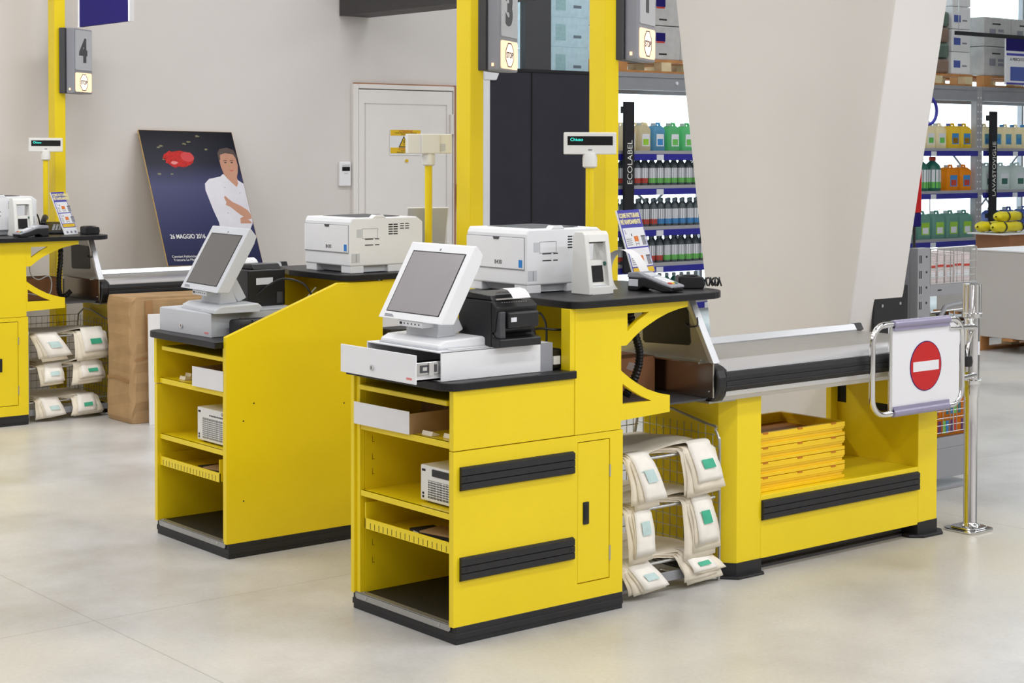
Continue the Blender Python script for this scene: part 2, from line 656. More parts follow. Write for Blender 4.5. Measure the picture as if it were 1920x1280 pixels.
s = thing('warning_sign', 'white and yellow warning sign with a triangle, on the white door', 'sign', (4.255, 6.468, 1.66))
MB().box(0, 0.30, -0.004, 0, 0, 0.205).build('board', 'sign_white', s)
b = MB().box(0.006, 0.298, -0.006, -0.004, 0.155, 0.2).box(0.006, 0.298, -0.006, -0.004, 0.015, 0.06)
b.build('yellow_band', 'warn_yellow', s)
b = MB().m(0).prism([(0.085, 0.062), (0.185, 0.062), (0.135, 0.152)], 'y', -0.006, -0.004)
b.m(1).prism([(0.096, 0.069), (0.174, 0.069), (0.135, 0.139)], 'y', -0.0075, -0.006)
b.m(0).box(0.131, 0.139, -0.009, -0.0075, 0.092, 0.12).box(0.131, 0.139, -0.009, -0.0075, 0.078, 0.086)
b.build('warning_triangle', ['ink', 'warn_yellow'], s)
text('lettering', 'ATTENZIONE', 0.022, 'tag_red', s, (0.152, -0.0065, 0.182), FACE_MY, 'CENTER')
text('lettering', 'LOCALE PROTETTO DA IMPIANTO', 0.0135, 'ink', s, (0.152, -0.0065, 0.171), FACE_MY, 'CENTER')
text('lettering', 'DI SICUREZZA', 0.0135, 'ink', s, (0.152, -0.0065, 0.158), FACE_MY, 'CENTER')
text('lettering', 'ATTENZIONE', 0.022, 'tag_red', s, (0.152, -0.0065, 0.042), FACE_MY, 'CENTER')
text('lettering', 'NON ENTRARE', 0.0135, 'ink', s, (0.152, -0.0065, 0.031), FACE_MY, 'CENTER')
text('lettering', 'PERSONALE AUTORIZZATO', 0.0135, 'ink', s, (0.152, -0.0065, 0.018), FACE_MY, 'CENTER')

s = thing('thermostat', 'small white thermostat with a dark display on the wall left of the door', 'thermostat', (3.79, 6.5, 1.42))
MB().box(0, 0.105, -0.028, 0, 0, 0.19).build('housing', 'white_plastic', s, bevel=0.008)
MB().box(0.022, 0.092, -0.031, -0.027, 0.118, 0.15).build('display', 'screen_dark', s)
b = MB().box(0.022, 0.092, -0.030, -0.027, 0.155, 0.168).box(0.04, 0.075, -0.030, -0.027, 0.095, 0.104)
b.build('buttons', 'grey_plastic', s)

b = MB().hexa([(4.93, 6.38, 1.255), (4.975, 6.38, 1.24), (4.975, 6.49, 1.24), (4.93, 6.49, 1.255), (4.935, 6.38, 1.43), (4.985, 6.38, 1.43), (4.985, 6.5, 1.43), (4.935, 6.5, 1.43)])
tag(b.build('wall_bracket', 'black_plastic', bevel=0.012), 'black bracket on the wall just right of the white door', 'bracket')

# hanging blue banner, upper left
s = thing('hanging_sign', 'dark blue hanging sign board with white edges at the upper left', 'sign', (1.0, 4.4, 2.44))
MB().box(-0.012, 0.012, 0.02, 0.665, 0.0, 1.2).build('board', 'navy', s)
MB().box(-0.014, 0.014, 0, 0.02, -0.002, 1.2).box(-0.014, 0.014, 0.665, 0.685, -0.002, 1.2).build('edge_strip', 'white_plastic', s)
b = MB().cyl((0, 0.1, 1.19), (0, 0.1, CEIL - 2.44), 0.004, 6).cyl((0, 0.58, 1.19), (0, 0.58, CEIL - 2.44), 0.004, 6)
b.build('hanging_wire', 'wire', s)

# tapered concrete pillar
def pw(z):
    return 0.756 - 0.172 * z, 1.398 + 0.152 * z
(a0, b0), (a1, b1) = pw(0), pw(CEIL)
struct(MB().prism([(a0, 0), (b0, 0), (b1, CEIL), (a1, CEIL)], 'x', 2.785, 3.165).build('pillar', 'column_paint', bevel=0.01))

# ================================================================ storage rack at the back
rk = thing('storage_rack', 'long grey storage rack of blue edged shelves along the bright windows', 'rack', (6.6, 6.5, 0))
RX = (0.0, 2.72, 5.4, 8.1)
for x in RX:
    b = MB().box(x - 0.055, x + 0.055, 0, 0.07, 0, 2.393)
    b.build('upright', 'rack_grey', rk, bevel=0.004)
    MB().box(x - 0.055, x + 0.055, 0.83, 0.9, 0, 2.39).build('upright', 'rack_grey', rk, bevel=0.004)
    b = MB()
    z = 0.1
    while z < 2.35:
        for dx in (-0.025, 0.025):
            b.cyl((x + dx, -0.001, z), (x + dx, 0.004, z), 0.011, 8)
        z += 0.075
    o = b.build('hole_daylight', 'label_white', rk)  # white discs paint the light showing through the upright's holes
for i in range(3):
    x0, x1 = RX[i] + 0.055, RX[i + 1] - 0.055
    b = MB().box(x0, x1, -0.01, 0.05, 2.265, 2.355).box(x0, x1, -0.02, 0.05, 2.355, 2.395).box(x0, x1, -0.02, 0.05, 2.24, 2.265)
    b.build('beam', 'grey_metal', rk)
    MB().box(x0, x1, 0.83, 0.88, 2.24, 2.39).build('beam', 'grey_metal', rk)
    b = MB()
    for k in (0.3, 0.62):
        b.cyl((x0 + (x1 - x0) * k, -0.021, 2.31), (x0 + (x1 - x0) * k, -0.008, 2.31), 0.016, 12)
    b.build('bolt', 'label_white', rk)
    tops = ((1.70, 1.39, 1.02, 0.69, 0.34), (1.735, 1.285, 0.78, 0.34), (1.735, 1.285, 0.78, 0.34))[i]
    for t in tops:
        sh = MB().box(x0, x1, -0.02, 0.85, t - 0.03, t).build('shelf', 'rack_grey', rk)
        e = MB().box(x0, x1, -0.028, -0.012, t - 0.085, t - 0.03).build('shelf_edge', 'blue', sh)
        n = 0
        xx = x0 + 0.52
        while xx < x1 - 0.2:
            g = MB().box(xx, xx + 0.085, -0.034, -0.028, t - 0.085, t - 0.035)
            g.build('price_tag', 'label_white', sh)
            xx += 0.62
    # bracing on the back of the bay
    b = MB().tube([(x0, 0.87, 0.1), (x1, 0.87, 2.2)], 0.012, 6).tube([(x1, 0.87, 0.1), (x0, 0.87, 2.2)], 0.012, 6)
    b.tube([(x0 + 0.25, 0.87, 1.9), (x0 + 0.25, 0.87, 0)], 0.006, 6)
    b.build('brace', 'rack_grey', rk)

for nm, x, z0, z1, body, tz, ts, lab in (
        ('aisle_sign', 6.74, 0.62, 2.13, 'ECOLABEL', 1.40, 0.083, 'tall narrow black aisle sign reading ECOLABEL beside the left rack shelves'),
        ('aisle_sign', 12.1, 0.93, 2.13, 'LAVASTOVIGLIE', 1.215, 0.083, 'tall narrow black aisle sign reading LAVASTOVIGLIE on the right rack')):
    s = thing(nm, lab, 'sign', (x, 6.42, z0))
    MB().box(0, 0.115, 0, 0.03, 0, z1 - z0).build('panel', 'black_matt', s, bevel=0.004)
    text('lettering', body, ts, 'white_ink', s, (0.088, -0.001, tz - z0), (R(90), R(-90), 0), 'LEFT')
    MB().box(0.03, 0.08, 0.02, 0.09, z1 - z0 - 0.1, z1 - z0 - 0.04).box(0.03, 0.08, 0.02, 0.09, 0.05, 0.1).build('bracket', 'black_matt', s)


# ---------------------------------------------------------------- bottles and cans
def bottle(name, label, group, h, r, body, cap, band, loc, handle=False):
    t = thing(name, label, 'bottle', loc, 0, group)
    MB().lathe([(r * 0.92, 0), (r, 0.01), (r, h * 0.66), (r * 0.8, h * 0.76), (r * 0.36, h * 0.86), (r * 0.34, h * 0.9)], n=12).build('body', body, t, smooth=True)
    MB().lathe([(r * 0.42, h * 0.88), (r * 0.42, h * 0.97), (r * 0.34, h)], n=10).build('cap', cap, t, smooth=True)
    b = MB().m(0)
    rr = r * 1.02
    a = [R(v) for v in (-165, -135, -105, -75, -45, -15)]
    for k, (z0, z1) in enumerate(((h * 0.26, h * 0.62), (h * 0.08, h * 0.26))):
        b.m(k)
        b.grid([[(rr * math.cos(v), rr * math.sin(v), z) for v in a] for z in (z0, z1)])
    b.build('label', ['label_white', band], t)
    return t


def can(name, label, group, w, dp, h, body, cap, lab, loc, cat='can'):
    t = thing(name, label, cat, loc, 0, group)
    b = MB()
    rows = []
    for z, k in ((0, 0.94), (0.012, 1), (h * 0.72, 1), (h * 0.82, 0.9), (h * 0.9, 0.6)):
        rows.append([(x * k, y * k, z) for x, y in rrect(-w / 2, w / 2, -dp / 2, dp / 2, min(w, dp) * 0.22, 3)])
    n = len(rows[0])
    vs = [p for r_ in rows for p in r_]
    fs = [(i * n + j, i * n + (j + 1) % n, (i + 1) * n + (j + 1) % n, (i + 1) * n + j) for i in range(len(rows) - 1) for j in range(n)]
    b._add(vs, fs + [list(range(n))[::-1], [(len(rows) - 1) * n + j for j in range(n)]])
    b.build('body', body, t, smooth=True)
    MB().lathe([(0.024, h * 0.89), (0.024, h * 0.98), (0.02, h)], cx=-w * 0.18, n=10).build('cap', cap, t, smooth=True)
    b = MB().tube([(-w * 0.02, 0, h * 0.86), (w * 0.08, 0, h * 0.985), (w * 0.28, 0, h * 0.985), (w * 0.36, 0, h * 0.82)], 0.012, 8)
    b.build('handle', body, t, smooth=True)
    y = -dp / 2 - 0.001
    b = MB().m(0).box(-w * 0.3, w * 0.3, y - 0.001, y + 0.001, h * 0.16, h * 0.6)
    b.m(1).box(-w * 0.22, w * 0.22, y - 0.002, y, h * 0.2, h * 0.42)
    b.build('label', lab, t)
    return t


def row(proto_fn, xs, y, z, jitter=0.004, back=0):
    proto = None
    k = 0
    for x in xs:
        for q in range(back + 1):
            loc = (x + random.uniform(-jitter, jitter), y + q * 0.16, z)
            if proto is None:
                proto = proto_fn(loc)
            else:
                dup(proto, loc)


random.seed(4)
SY = 6.58
row(lambda l: can('hand_soap_can', 'cream liquid soap can on the top shelf of the left rack bay', 'cream soap cans', 0.15, 0.12, 0.25, 'soap_cream', 'cap_white', ['label_white', 'tag_lime'], l), (6.91, 7.09), SY, 1.70)
row(lambda l: can('hand_soap_can', 'pale cream soap can in the back row of the left rack top shelf', 'back row soap cans', 0.15, 0.12, 0.25, 'soap_cream', 'cap_white', ['label_white', 'tag_lime'], l), (6.99, 7.17, 7.3), SY + 0.2, 1.70)
row(lambda l: can('hand_soap_can', 'sky blue liquid soap can on the top shelf of the left rack bay', 'blue soap cans', 0.15, 0.12, 0.25, 'soap_blue', 'cap_white', ['label_white', 'tag_blue'], l), (7.265,), SY, 1.70)
row(lambda l: can('hand_soap_can', 'bright green liquid soap can on the top shelf of the left rack bay', 'green soap cans', 0.15, 0.12, 0.25, 'soap_green', 'cap_white', ['label_white', 'tag_green'], l), (7.45, 7.63), SY, 1.70)
for zi, z, spec in ((2, 1.39, (('red', 6.82, 4), ('green', 7.19, 8))), (3, 1.02, (('red', 6.84, 5), ('blue', 7.3, 7))), (4, 0.69, (('red', 6.82, 6), ('green', 7.38, 7)))):
    nm = {2: 'second', 3: 'third', 4: 'fourth'}[zi]
    for colr, x0, n in spec:
        row(lambda l: bottle('detergent_bottle', 'dark detergent bottle with %s banded label on the %s shelf of the left rack' % (colr, nm), '%s banded bottles on the %s shelf' % (colr, nm), 0.25, 0.041, 'bottle_dark', 'bottle_cap', 'tag_' + colr, l),
            [x0 + 0.0925 * i for i in range(n)], SY - 0.02, z)
        row(lambda l: bottle('detergent_bottle', 'dark detergent bottle in the second row behind the %s banded ones on the %s shelf' % (colr, nm), 'second row behind %s, %s shelf' % (colr, nm), 0.25, 0.041, 'bottle_dark', 'bottle_cap', 'tag_' + colr, l),
            [x0 + 0.046 + 0.0925 * i for i in range(n)], SY + 0.1, z)
row(lambda l: bottle('detergent_bottle', 'dark green bottle on the lowest shelf of the left rack', 'dark green bottles on the lowest shelf', 0.25, 0.043, 'deep_green', 'cap_white', 'tag_green', l), [7.3 + 0.0925 * i for i in range(6)], SY - 0.02, 0.34)

row(lambda l: can('cleaner_can', 'cream cleaner can with a white label on the top shelf right of the pillar', 'cream cleaner cans', 0.175, 0.14, 0.26, 'soap_cream', 'cap_white', ['label_white', 'tag_green'], l), (11.0, 11.185, 11.37), SY, 1.735)
row(lambda l: can('bleach_can', 'yellow and orange can with a blue label on the top right rack shelf', 'yellow cans', 0.19, 0.14, 0.26, 'can_yellow', 'can_blue', ['tag_blue', 'can_orange'], l), (11.6, 11.8), SY, 1.735)
row(lambda l: can('spray_refill_can', 'cream can with a blue spray bottle picture at the top right of the rack', 'cream cans with blue pictures', 0.17, 0.14, 0.26, 'soap_cream', 'tag_blue', ['soap_blue', 'tag_blue'], l), (12.16, 12.36, 12.55, 12.74, 12.93), SY, 1.735)
row(lambda l: bottle('floor_cleaner_bottle', 'tall dark green bottle with a red cap on the middle shelf right of the pillar', 'tall dark green bottles', 0.36, 0.09, 'deep_green', 'tag_red', 'tag_green', l), (10.9, 11.09, 11.3), SY, 1.285)
row(lambda l: can('cleaner_can', 'orange can with a blue and red label on the middle rack shelf', 'orange cans', 0.2, 0.15, 0.27, 'can_orange', 'cap_white', ['tag_blue', 'tag_red'], l), (11.57, 11.79), SY, 1.285)
row(lambda l: can('cleaner_can', 'white can with a small white and green label on the right rack middle shelf', 'white cans', 0.24, 0.17, 0.29, 'can_white', 'cap_white', ['label_white', 'deep_green'], l), (12.2, 12.46, 12.76), SY, 1.285)
row(lambda l: can('cleaner_can', 'grey green can with a lime label on the lower shelf right of the pillar', 'grey green cans', 0.215, 0.16, 0.29, 'can_green', 'cap_white', ['tag_lime', 'label_white'], l), (10.86, 11.09, 11.33, 11.57, 11.81), SY, 0.78)
row(lambda l: can('cleaner_can', 'blue can behind the yellow rolled bags on the rack', 'blue cans', 0.22, 0.16, 0.31, 'can_blue', 'cap_white', ['purple', 'label_white'], l), (12.35, 12.62, 12.9), SY, 0.78)

# ---------------------------------------------------------------- goods on pallets along the top of the rack
def pallet(label, loc, L, W, group=None):
    t = thing('pallet', label, 'pallet', loc, 0, group)
    for k in range(3):
        y = (0, W / 2 - 0.05, W - 0.1)[k]
        MB().box(0, L, y, y + 0.1, 0, 0.02).build('bottom_board', 'wood', t)
    for k in range(5):
        y = (W - 0.1) * k / 4
        MB().box(0, L, y, y + 0.1, 0.1, 0.122).build('top_board', 'wood', t)
    for xx in (0, L / 2 - 0.06, L - 0.12):
        for yy in (0, W / 2 - 0.05, W - 0.1):
            MB().box(xx, xx + 0.12, yy, yy + 0.1, 0.02, 0.1).build('block', 'wood_pale' if xx else 'wood', t)
    return t


pallet('wooden pallet on the rack top at the left, behind the lit lane sign', (6.72, 6.5, 2.395), 1.2, 0.8)
pallet('wooden pallet on the rack top right of the pillar', (10.72, 6.5, 2.395), 1.15, 0.8)
pallet('wooden pallet on the rack top at the right edge of the view', (12.08, 6.5, 2.395), 1.2, 0.8)


def carton(label, loc, w, d, h, m, prints=(), cat='box', name='carton', group=None, bevel=0.01):
    t = thing(name, label, cat, loc, 0, group)
    MB().box(0, w, 0, d, 0, h).build('box_body', m, t, bevel=bevel)
    for i, (x0, x1, z0, z1, pm) in enumerate(prints):
        MB().box(x0 * w, x1 * w, -0.002, 0.001, z0 * h, z1 * h).build('print', pm, t)
    return t


PR1 = ((0.2, 0.5, 0.55, 0.8, 'navy'), (0.22, 0.48, 0.5, 0.55, 'tag_red'), (0.3, 0.55, 0.15, 0.2, 'ink'), (0.05, 0.2, 0.5, 0.66, 'grey_ink'))
for r_ in range(2):
    for c_ in range(3):
        carton('film wrapped grey carton in the %s behind the lit lane sign reading 1' % ('bottom layer' if r_ == 0 else 'upper layer'),
               (6.74 + 0.39 * c_, 6.52, 2.517 + 0.31 * r_), 0.385, 0.6, 0.305, 'wrap_grey', PR1, group='cartons behind the lane sign ' + ('bottom' if r_ == 0 else 'top'))
PR2 = ((0.1, 0.45, 0.3, 0.62, 'can_blue'), (0.55, 0.8, 0.35, 0.42, 'grey_ink'))
for r_ in range(4):
    carton('brown film wrapped bale on the rack top beside the pillar, %s from the bottom' % ('first', 'second', 'third', 'fourth')[r_], (10.74, 6.52, 2.517 + 0.165 * r_), 0.76, 0.6, 0.16, ('wrap_brown', 'wrap_green', 'wrap_brown', 'wrap_green')[r_], (), 'bale', 'wrapped_bale', bevel=0.03)
for r_ in range(4):
    carton('white carton with a blue picture on the rack top pallet, %s from the bottom' % ('first', 'second', 'third', 'fourth')[r_], (11.53, 6.515, 2.517 + 0.24 * r_), 0.32, 0.6, 0.236, 'paper_white', PR2)
PR3 = ((0.2, 0.42, 0.35, 0.6, 'grey_ink'), (0.52, 0.72, 0.5, 0.6, 'grey_ink'), (0.52, 0.72, 0.35, 0.45, 'grey_ink'), (0.3, 0.6, 0.75, 0.8, 'ink'))
for r_ in range(2):
    for c_ in range(2):
        carton('%s film wrapped beige carton at the right end of the rack top' % (('lower left', 'lower right'), ('upper left', 'upper right'))[r_][c_], (12.1 + 0.5 * c_, 6.52, 2.517 + 0.32 * r_), 0.49, 0.6, 0.315, 'wrap_grey', PR3)
# pallet load seen through the glass above the dark partition
for r_ in range(4):
    carton('white wrapped box seen through the glass, %s in its stack' % ('lowest', 'second lowest', 'third', 'topmost')[r_], (6.04, 6.62, 2.08 + 0.26 * r_), 0.45, 0.5, 0.255, 'film', ((0.15, 0.4, 0.2, 0.75, 'print_pale'), (0.6, 0.8, 0.3, 0.4, 'grey_ink')))
s = thing('support_shelf', 'grey steel shelf carrying the pallet behind the glass', 'shelf', (5.5, 6.58, 0))
MB().box(0.5, 1.02, 0, 0.6, 2.0, 2.08).build('deck', 'grey_metal', s)
for xx in (0.5, 0.95):
    for yy in (0.02, 0.52):
        MB().box(xx, xx + 0.07, yy, yy + 0.07, 0, 2.0).build('leg', 'grey_metal', s)

# information board hung from a black rail, top right corner
s = thing('info_board', 'blue and white information board hanging from a black rail at the top right', 'sign', (11.3, 6.3, 2.42))
MB().box(0, 1.5, -0.015, 0.015, 0.49, 0.53).build('rail', 'black_plastic', s)
MB().box(0.87, 1.5, -0.01, 0.01, 0.0, 0.49).build('board', 'sign_white', s)
MB().box(0.87, 1.5, -0.013, -0.01, 0.36, 0.49).build('header', 'navy', s)
b = MB().m(0).box(0.88, 1.5, -0.013, -0.01, 0.31, 0.335).box(0.88, 1.5, -0.013, -0.01, 0.0, 0.02).m(1).box(0.95, 1.5, -0.013, -0.01, 0.04, 0.19)
b.build('blue_print', ['leaflet_blue', 'can_blue'], s)
text('lettering', 'A-MERCATI DI', 0.045, 'ink', s, (0.94, -0.012, 0.255), FACE_MY)
MB().cyl((0.05, 0, 0.52), (0.05, 0, CEIL - 2.42), 0.005, 6).cyl((1.4, 0, 0.52), (1.4, 0, CEIL - 2.42), 0.005, 6).build('hanging_wire', 'wire', s)

# ---------------------------------------------------------------- pallet of cartons on the right
p = pallet('wooden pallet on the floor under the big pale carton at the right', (8.79, 2.9, 0), 1.0, 1.36)
t = thing('shipping_carton', 'big plain pale grey carton on a pallet at the right edge', 'carton', (8.80, 2.88, 0.122))
MB().box(0, 1.0, 0, 1.377, 0, 0.73).build('box_body', 'carton_grey', t, bevel=0.006)
MB().box(-0.004, 1.004, -0.004, 1.381, 0.73, 0.745).build('lid', 'paper_white', t, bevel=0.004)
pallet('wooden pallet behind the big pale carton, under stacked goods', (10.5, 5.05, 0), 1.3, 0.9)
t = thing('shipping_carton', 'tall white topped carton on the pallet behind the big pale carton', 'carton', (10.5, 5.06, 0.122))
MB().box(0, 1.3, 0, 0.85, 0, 0.625).build('box_body', 'carton_grey', t, bevel=0.006)
carton('brown box behind the big pale carton, under the yellow rolls', (10.56, 5.1, 0.747), 0.36, 0.4, 0.15, 'cardboard_dark', ((0.7, 0.92, 0.1, 0.6, 'cardboard'),))
for k in range(4):
    t = thing('jar_pack', 'grey and white jar pack in the row right of the brown box', 'pack', (10.95 + 0.16 * k, 5.1, 0.747), 0, 'jar packs')
    MB().box(0, 0.15, 0, 0.35, 0, 0.15).build('tray', 'grey_plastic', t, bevel=0.005)
    b = MB()
    for q in range(2):
        b.lathe([(0.032, 0), (0.034, 0.005), (0.034, 0.11), (0.028, 0.13)], cx=0.04 + 0.07 * q, cy=-0.004, cz=0.01, n=10)
    b.build('jars', 'label_white', t, smooth=True)
t = MB().box(10.42, 11.6, 5.07, 5.5, 0.898, 0.912).build('cover_sheet', 'paper_white', bevel=0.004)
tag(t, 'white sheet over the brown box and jar packs at the right', 'sheet')
for k, (x, y, z, L, lab) in enumerate(((10.42, 5.2, 0.972, 0.5, 'lower'), (10.54, 5.25, 1.07, 0.42, 'upper'), (10.40, 5.36, 0.972, 0.4, 'rear'))):
    t = thing('rolled_bag', '%s yellow rolled bag with a black band on the white sheet' % lab, 'bag', (x, y, z))
    prof = [(0.01, 0), (0.045, 0.02), (0.06, 0.08), (0.052, L * 0.5), (0.058, L * 0.8), (0.03, L * 0.97), (0.006, L)]
    b = MB()
    n = 14
    rows = [[(zz, r_ * math.cos(2 * math.pi * j / n) * 1.1, r_ * math.sin(2 * math.pi * j / n) * (0.85 + 0.1 * math.sin(3 * j))) for j in range(n + 1)] for r_, zz in prof]
    b.grid(rows).build('roll', 'bag_yellow', t, smooth=True)
    for xx in (0.12, L * 0.78):
        b = MB()
        b.grid([[(xx + dx, 0.066 * math.cos(2 * math.pi * j / n) * 1.08, 0.062 * math.sin(2 * math.pi * j / n) * 0.95) for j in range(n + 1)] for dx in (0, 0.02)])
        b.build('band', 'black_rubber', t, smooth=True)

# hoop and red handle peeping out behind the pillar
t = thing('hose_reel', 'dark blue hoop showing behind the right edge of the pillar', 'hoop', (8.62, 4.6, 1.95))
b = MB().tube([(0.118 * math.cos(a), 0, 0.1 + 0.118 * math.sin(a)) for a in [2 * math.pi * i / 28 for i in range(28)]], 0.014, 8, True)
b.build('hoop', 'blue', t, smooth=True)
MB().cyl((0, 0, 0.218), (0, 0, CEIL - 1.95), 0.003, 6).build('hanging_wire', 'wire', t)
t = thing('red_handle', 'red tapering handle with a dark end beside the right edge of the pillar', 'handle', (8.52, 4.6, 0))
MB().box(-0.16, 0.0, -0.02, 0.02, 1.17, 1.68).build('sleeve', 'red', t, bevel=0.012)
MB().box(-0.165, -0.005, -0.02, 0.02, 1.05, 1.17).build('tip', 'navy', t, bevel=0.01)
MB().cyl((-0.08, 0, 0), (-0.08, 0, 1.06), 0.014, 8).build('pole', 'black_plastic', t)

# ================================================================ till desks
W, L = 0.63, 0.776


def ribbed_strip(x0, x1, z0, z1, y, out=0.014):
    """black ribbed buffer strip on a face looking along -Y"""
    h = z1 - z0
    prof = [(y, z0), (y - out * 0.6, z0 + h * 0.03)]
    for a, c in ((0.08, 0.32), (0.36, 0.62), (0.66, 0.93)):
        prof += [(y - out, z0 + h * a), (y - out, z0 + h * c), (y - out * 0.62, z0 + h * (c + 0.02))]
    prof += [(y - out * 0.6, z0 + h * 0.97), (y, z1)]
    return MB().prism(prof, 'x', x0, x1)


def desk(label, aisle=False):
    t = thing('till_desk', label, 'desk')
    Y = 'yellow'
    # skirting
    b = MB().box(0, L, 0, W, 0, 0.062).box(-0.003, L + 0.002, -0.003, W + 0.003, 0.018, 0.04)
    b.build('skirting', 'black_rubber', t, bevel=0.002)
    # service side sheet and sloping aisle side sheet
    b = MB().box(-0.012, 0.553, 0, 0.024, 0.062, 0.667).box(0.712, L, 0, 0.024, 0.062, 0.667).box(0.553, 0.712, 0, 0.024, 0.062, 0.123).box(0.553, 0.712, 0, 0.024, 0.642, 0.667)
    b.build('side_panel', Y, t)
    MB().box(-0.014, 0.535, -0.002, 0.022, 0.67, 0.876).build('upper_panel', Y, t, bevel=0.002)
    MB().box(0.5385, 0.766, -0.001, 0.024, 0.669, 1.128).build('column_panel', Y, t, bevel=0.0015)
    MB().box(0.515, 0.5385, 0.0, 0.05, 0.876, 1.128).build('column_flange', Y, t, bevel=0.002)
    b = MB().prism([(-0.012, 0.062), (L, 0.062), (L, 1.124), (0.54, 1.124), (-0.012, 0.925)], 'y', W - 0.022, W)
    b.build('sloping_panel', Y, t, bevel=0.002)
    b = MB()
    for x, z in ((0.12, 0.64), (0.07, 0.57), (0.57, 0.60), (0.63, 0.535), (0.07, 0.235), (0.62, 0.2), (0.73, 0.14)):
        b.cyl((x, W - 0.001, z), (x, W + 0.0008, z), 0.0035, 8)
    b.build('screw_hole', 'dark_slot', t)
    # front posts, back, ends
    MB().box(-0.002, 0.02, W - 0.046, W - 0.022, 0.062, 0.876).build('front_post', Y, t, bevel=0.002)
    MB().box(0.50, 0.518, 0.024, W - 0.022, 0.062, 0.87).build('back_panel', Y, t)
    MB().box(L - 0.022, L, 0.024, W - 0.022, 0.062, 1.124).build('end_panel', Y, t)
    MB().box(0.02, 0.5, W - 0.05, W - 0.046, 0.062, 0.87).build('slotted_liner', Y, t)
    b = MB()
    for z in (0.62, 0.555, 0.50, 0.30, 0.235, 0.17):
        b.box(0.05, 0.0515, W - 0.0505, W - 0.049, z, z + 0.022).box(0.05, 0.06, W - 0.0505, W - 0.049, z, z + 0.0015)
    for yq in ():
        pass
    b.build('liner_slots', 'dark_slot', t)
    # inner shelves
    def lipped(name, z0, z1, xf, y1):
        q = MB().box(xf + 0.002, 0.498, 0.026, y1, z1 - 0.004, z1).box(xf, xf + 0.012, 0.026, y1, z0, z1)
        return q.build(name, Y, t, bevel=0.0015)
    s1 = MB().box(-0.004, 0.42, 0.05, 0.598, 0.819, 0.838).build('keyboard_shelf', Y, t, bevel=0.004)
    lipped('shelf', 0.672, 0.695, 0.0, 0.581)
    lipped('shelf', 0.426, 0.447, 0.0, 0.581)
    # slotted pull-out tray
    b = MB().box(0.004, 0.45, 0.03, 0.555, 0.309, 0.313).box(0.0, 0.006, 0.03, 0.555, 0.309, 0.348)
    b.box(0.0, 0.45, 0.549, 0.555, 0.309, 0.405).box(0.0, 0.45, 0.026, 0.032, 0.309, 0.36)
    tr = b.build('tray', Y, t, bevel=0.001)
    for k in range(18):
        y = 0.055 + k * 0.0272
        MB().box(-0.0008, 0.002, y, y + 0.0022, 0.312, 0.334).build('slot', 'dark_slot', tr)
    # bottom board with its silver lip
    MB().box(0.004, 0.5, 0.026, W - 0.03, 0.06, 0.0655).build('bottom_board', 'dark_board', t)
    lip = MB().prism(rrect(0.024, 0.61, 0.040, 0.080, 0.012), 'x', -0.0055, -0.003)
    lp = MB()
    lp.prism([(0.026, 0.0635), (0.608, 0.0635), (0.608, 0.048), (0.60, 0.0415), (0.034, 0.0415), (0.026, 0.048)], 'x', -0.0060, -0.0032)
    lp.box(-0.006, 0.02, 0.026, 0.608, 0.0655, 0.0675)
    q = lp.build('edge_strip', 'brushed', t)
    b = MB()
    for y in (0.09, 0.54):
        b.cyl((-0.008, y, 0.053), (-0.005, y, 0.053), 0.005, 8)
        b.cyl((0.008, y + (0.03 if y > 0.3 else -0.05), 0.066), (0.008, y + (0.03 if y > 0.3 else -0.05), 0.070), 0.005, 8)
    b.build('screw', 'screw', q)
    # narrow locker door
    d = MB().box(0.5555, 0.709, 0.001, 0.02, 0.1265, 0.6385).build('door', Y, t, bevel=0.001)
    MB().prism(rrect(0.580, 0.608, 0.338, 0.42, 0.004), 'y', -0.002, 0.002).build('handle', 'black_plastic', d)
    MB().box(0.586, 0.602, -0.0035, -0.001, 0.352, 0.408).build('handle_cup', 'dark_slot', d)
    b = MB().cyl((0.7125, 0.0, 0.19), (0.7125, 0.0, 0.245), 0.0035, 8).cyl((0.7125, 0.0, 0.50), (0.7125, 0.0, 0.545), 0.0035, 8)
    b.build('hinge', 'screw', d)
    MB().box(0.553, 0.712, 0.0205, 0.0235, 0.123, 0.642).build('door_recess', 'dark_slot', t)
    for z0, z1 in ((0.530, 0.613), (0.218, 0.301)):
        o = ribbed_strip(0.014, 0.53, z0, z1, 0.0).build('buffer_strip', 'black_rubber', t)
        b = MB().cyl((0.035, -0.0145, (z0 + z1) / 2), (0.035, -0.010, (z0 + z1) / 2), 0.006, 8).cyl((0.51, -0.0145, (z0 + z1) / 2), (0.51, -0.010, (z0 + z1) / 2), 0.006, 8)
        b.build('screw_hole', 'dark_slot', o)
    # curved brackets that carry the upper counter and the packing side
    up = [(0.766, 1.128), (1.112, 1.128), (1.112, 1.105), (1.06, 1.098), (1.006, 1.086), (0.952, 1.068), (0.902, 1.046), (0.865, 1.028), (0.83, 1.005), (0.793, 0.978), (0.766, 0.978),
          (0.766, 1.02), (0.797, 1.03), (0.85, 1.067), (0.907, 1.096), (0.797, 1.097), (0.797, 1.0301), (0.766, 1.0201)]
    MB().prism(up, 'y', 0.0, 0.02).build('bracket', Y, t)
    lo = [(0.766, 0.700), (1.018, 0.710), (1.018, 0.774), (0.985, 0.780), (0.95, 0.789), (0.90, 0.806), (0.852, 0.83), (0.81, 0.855), (0.766, 0.886),
          (0.766, 0.845), (0.774, 0.837), (0.82, 0.808), (0.87, 0.782), (0.922, 0.760), (0.774, 0.760), (0.774, 0.8369), (0.766, 0.8449)]
    MB().prism(lo, 'y', 0.0, 0.02).build('bracket', Y, t)
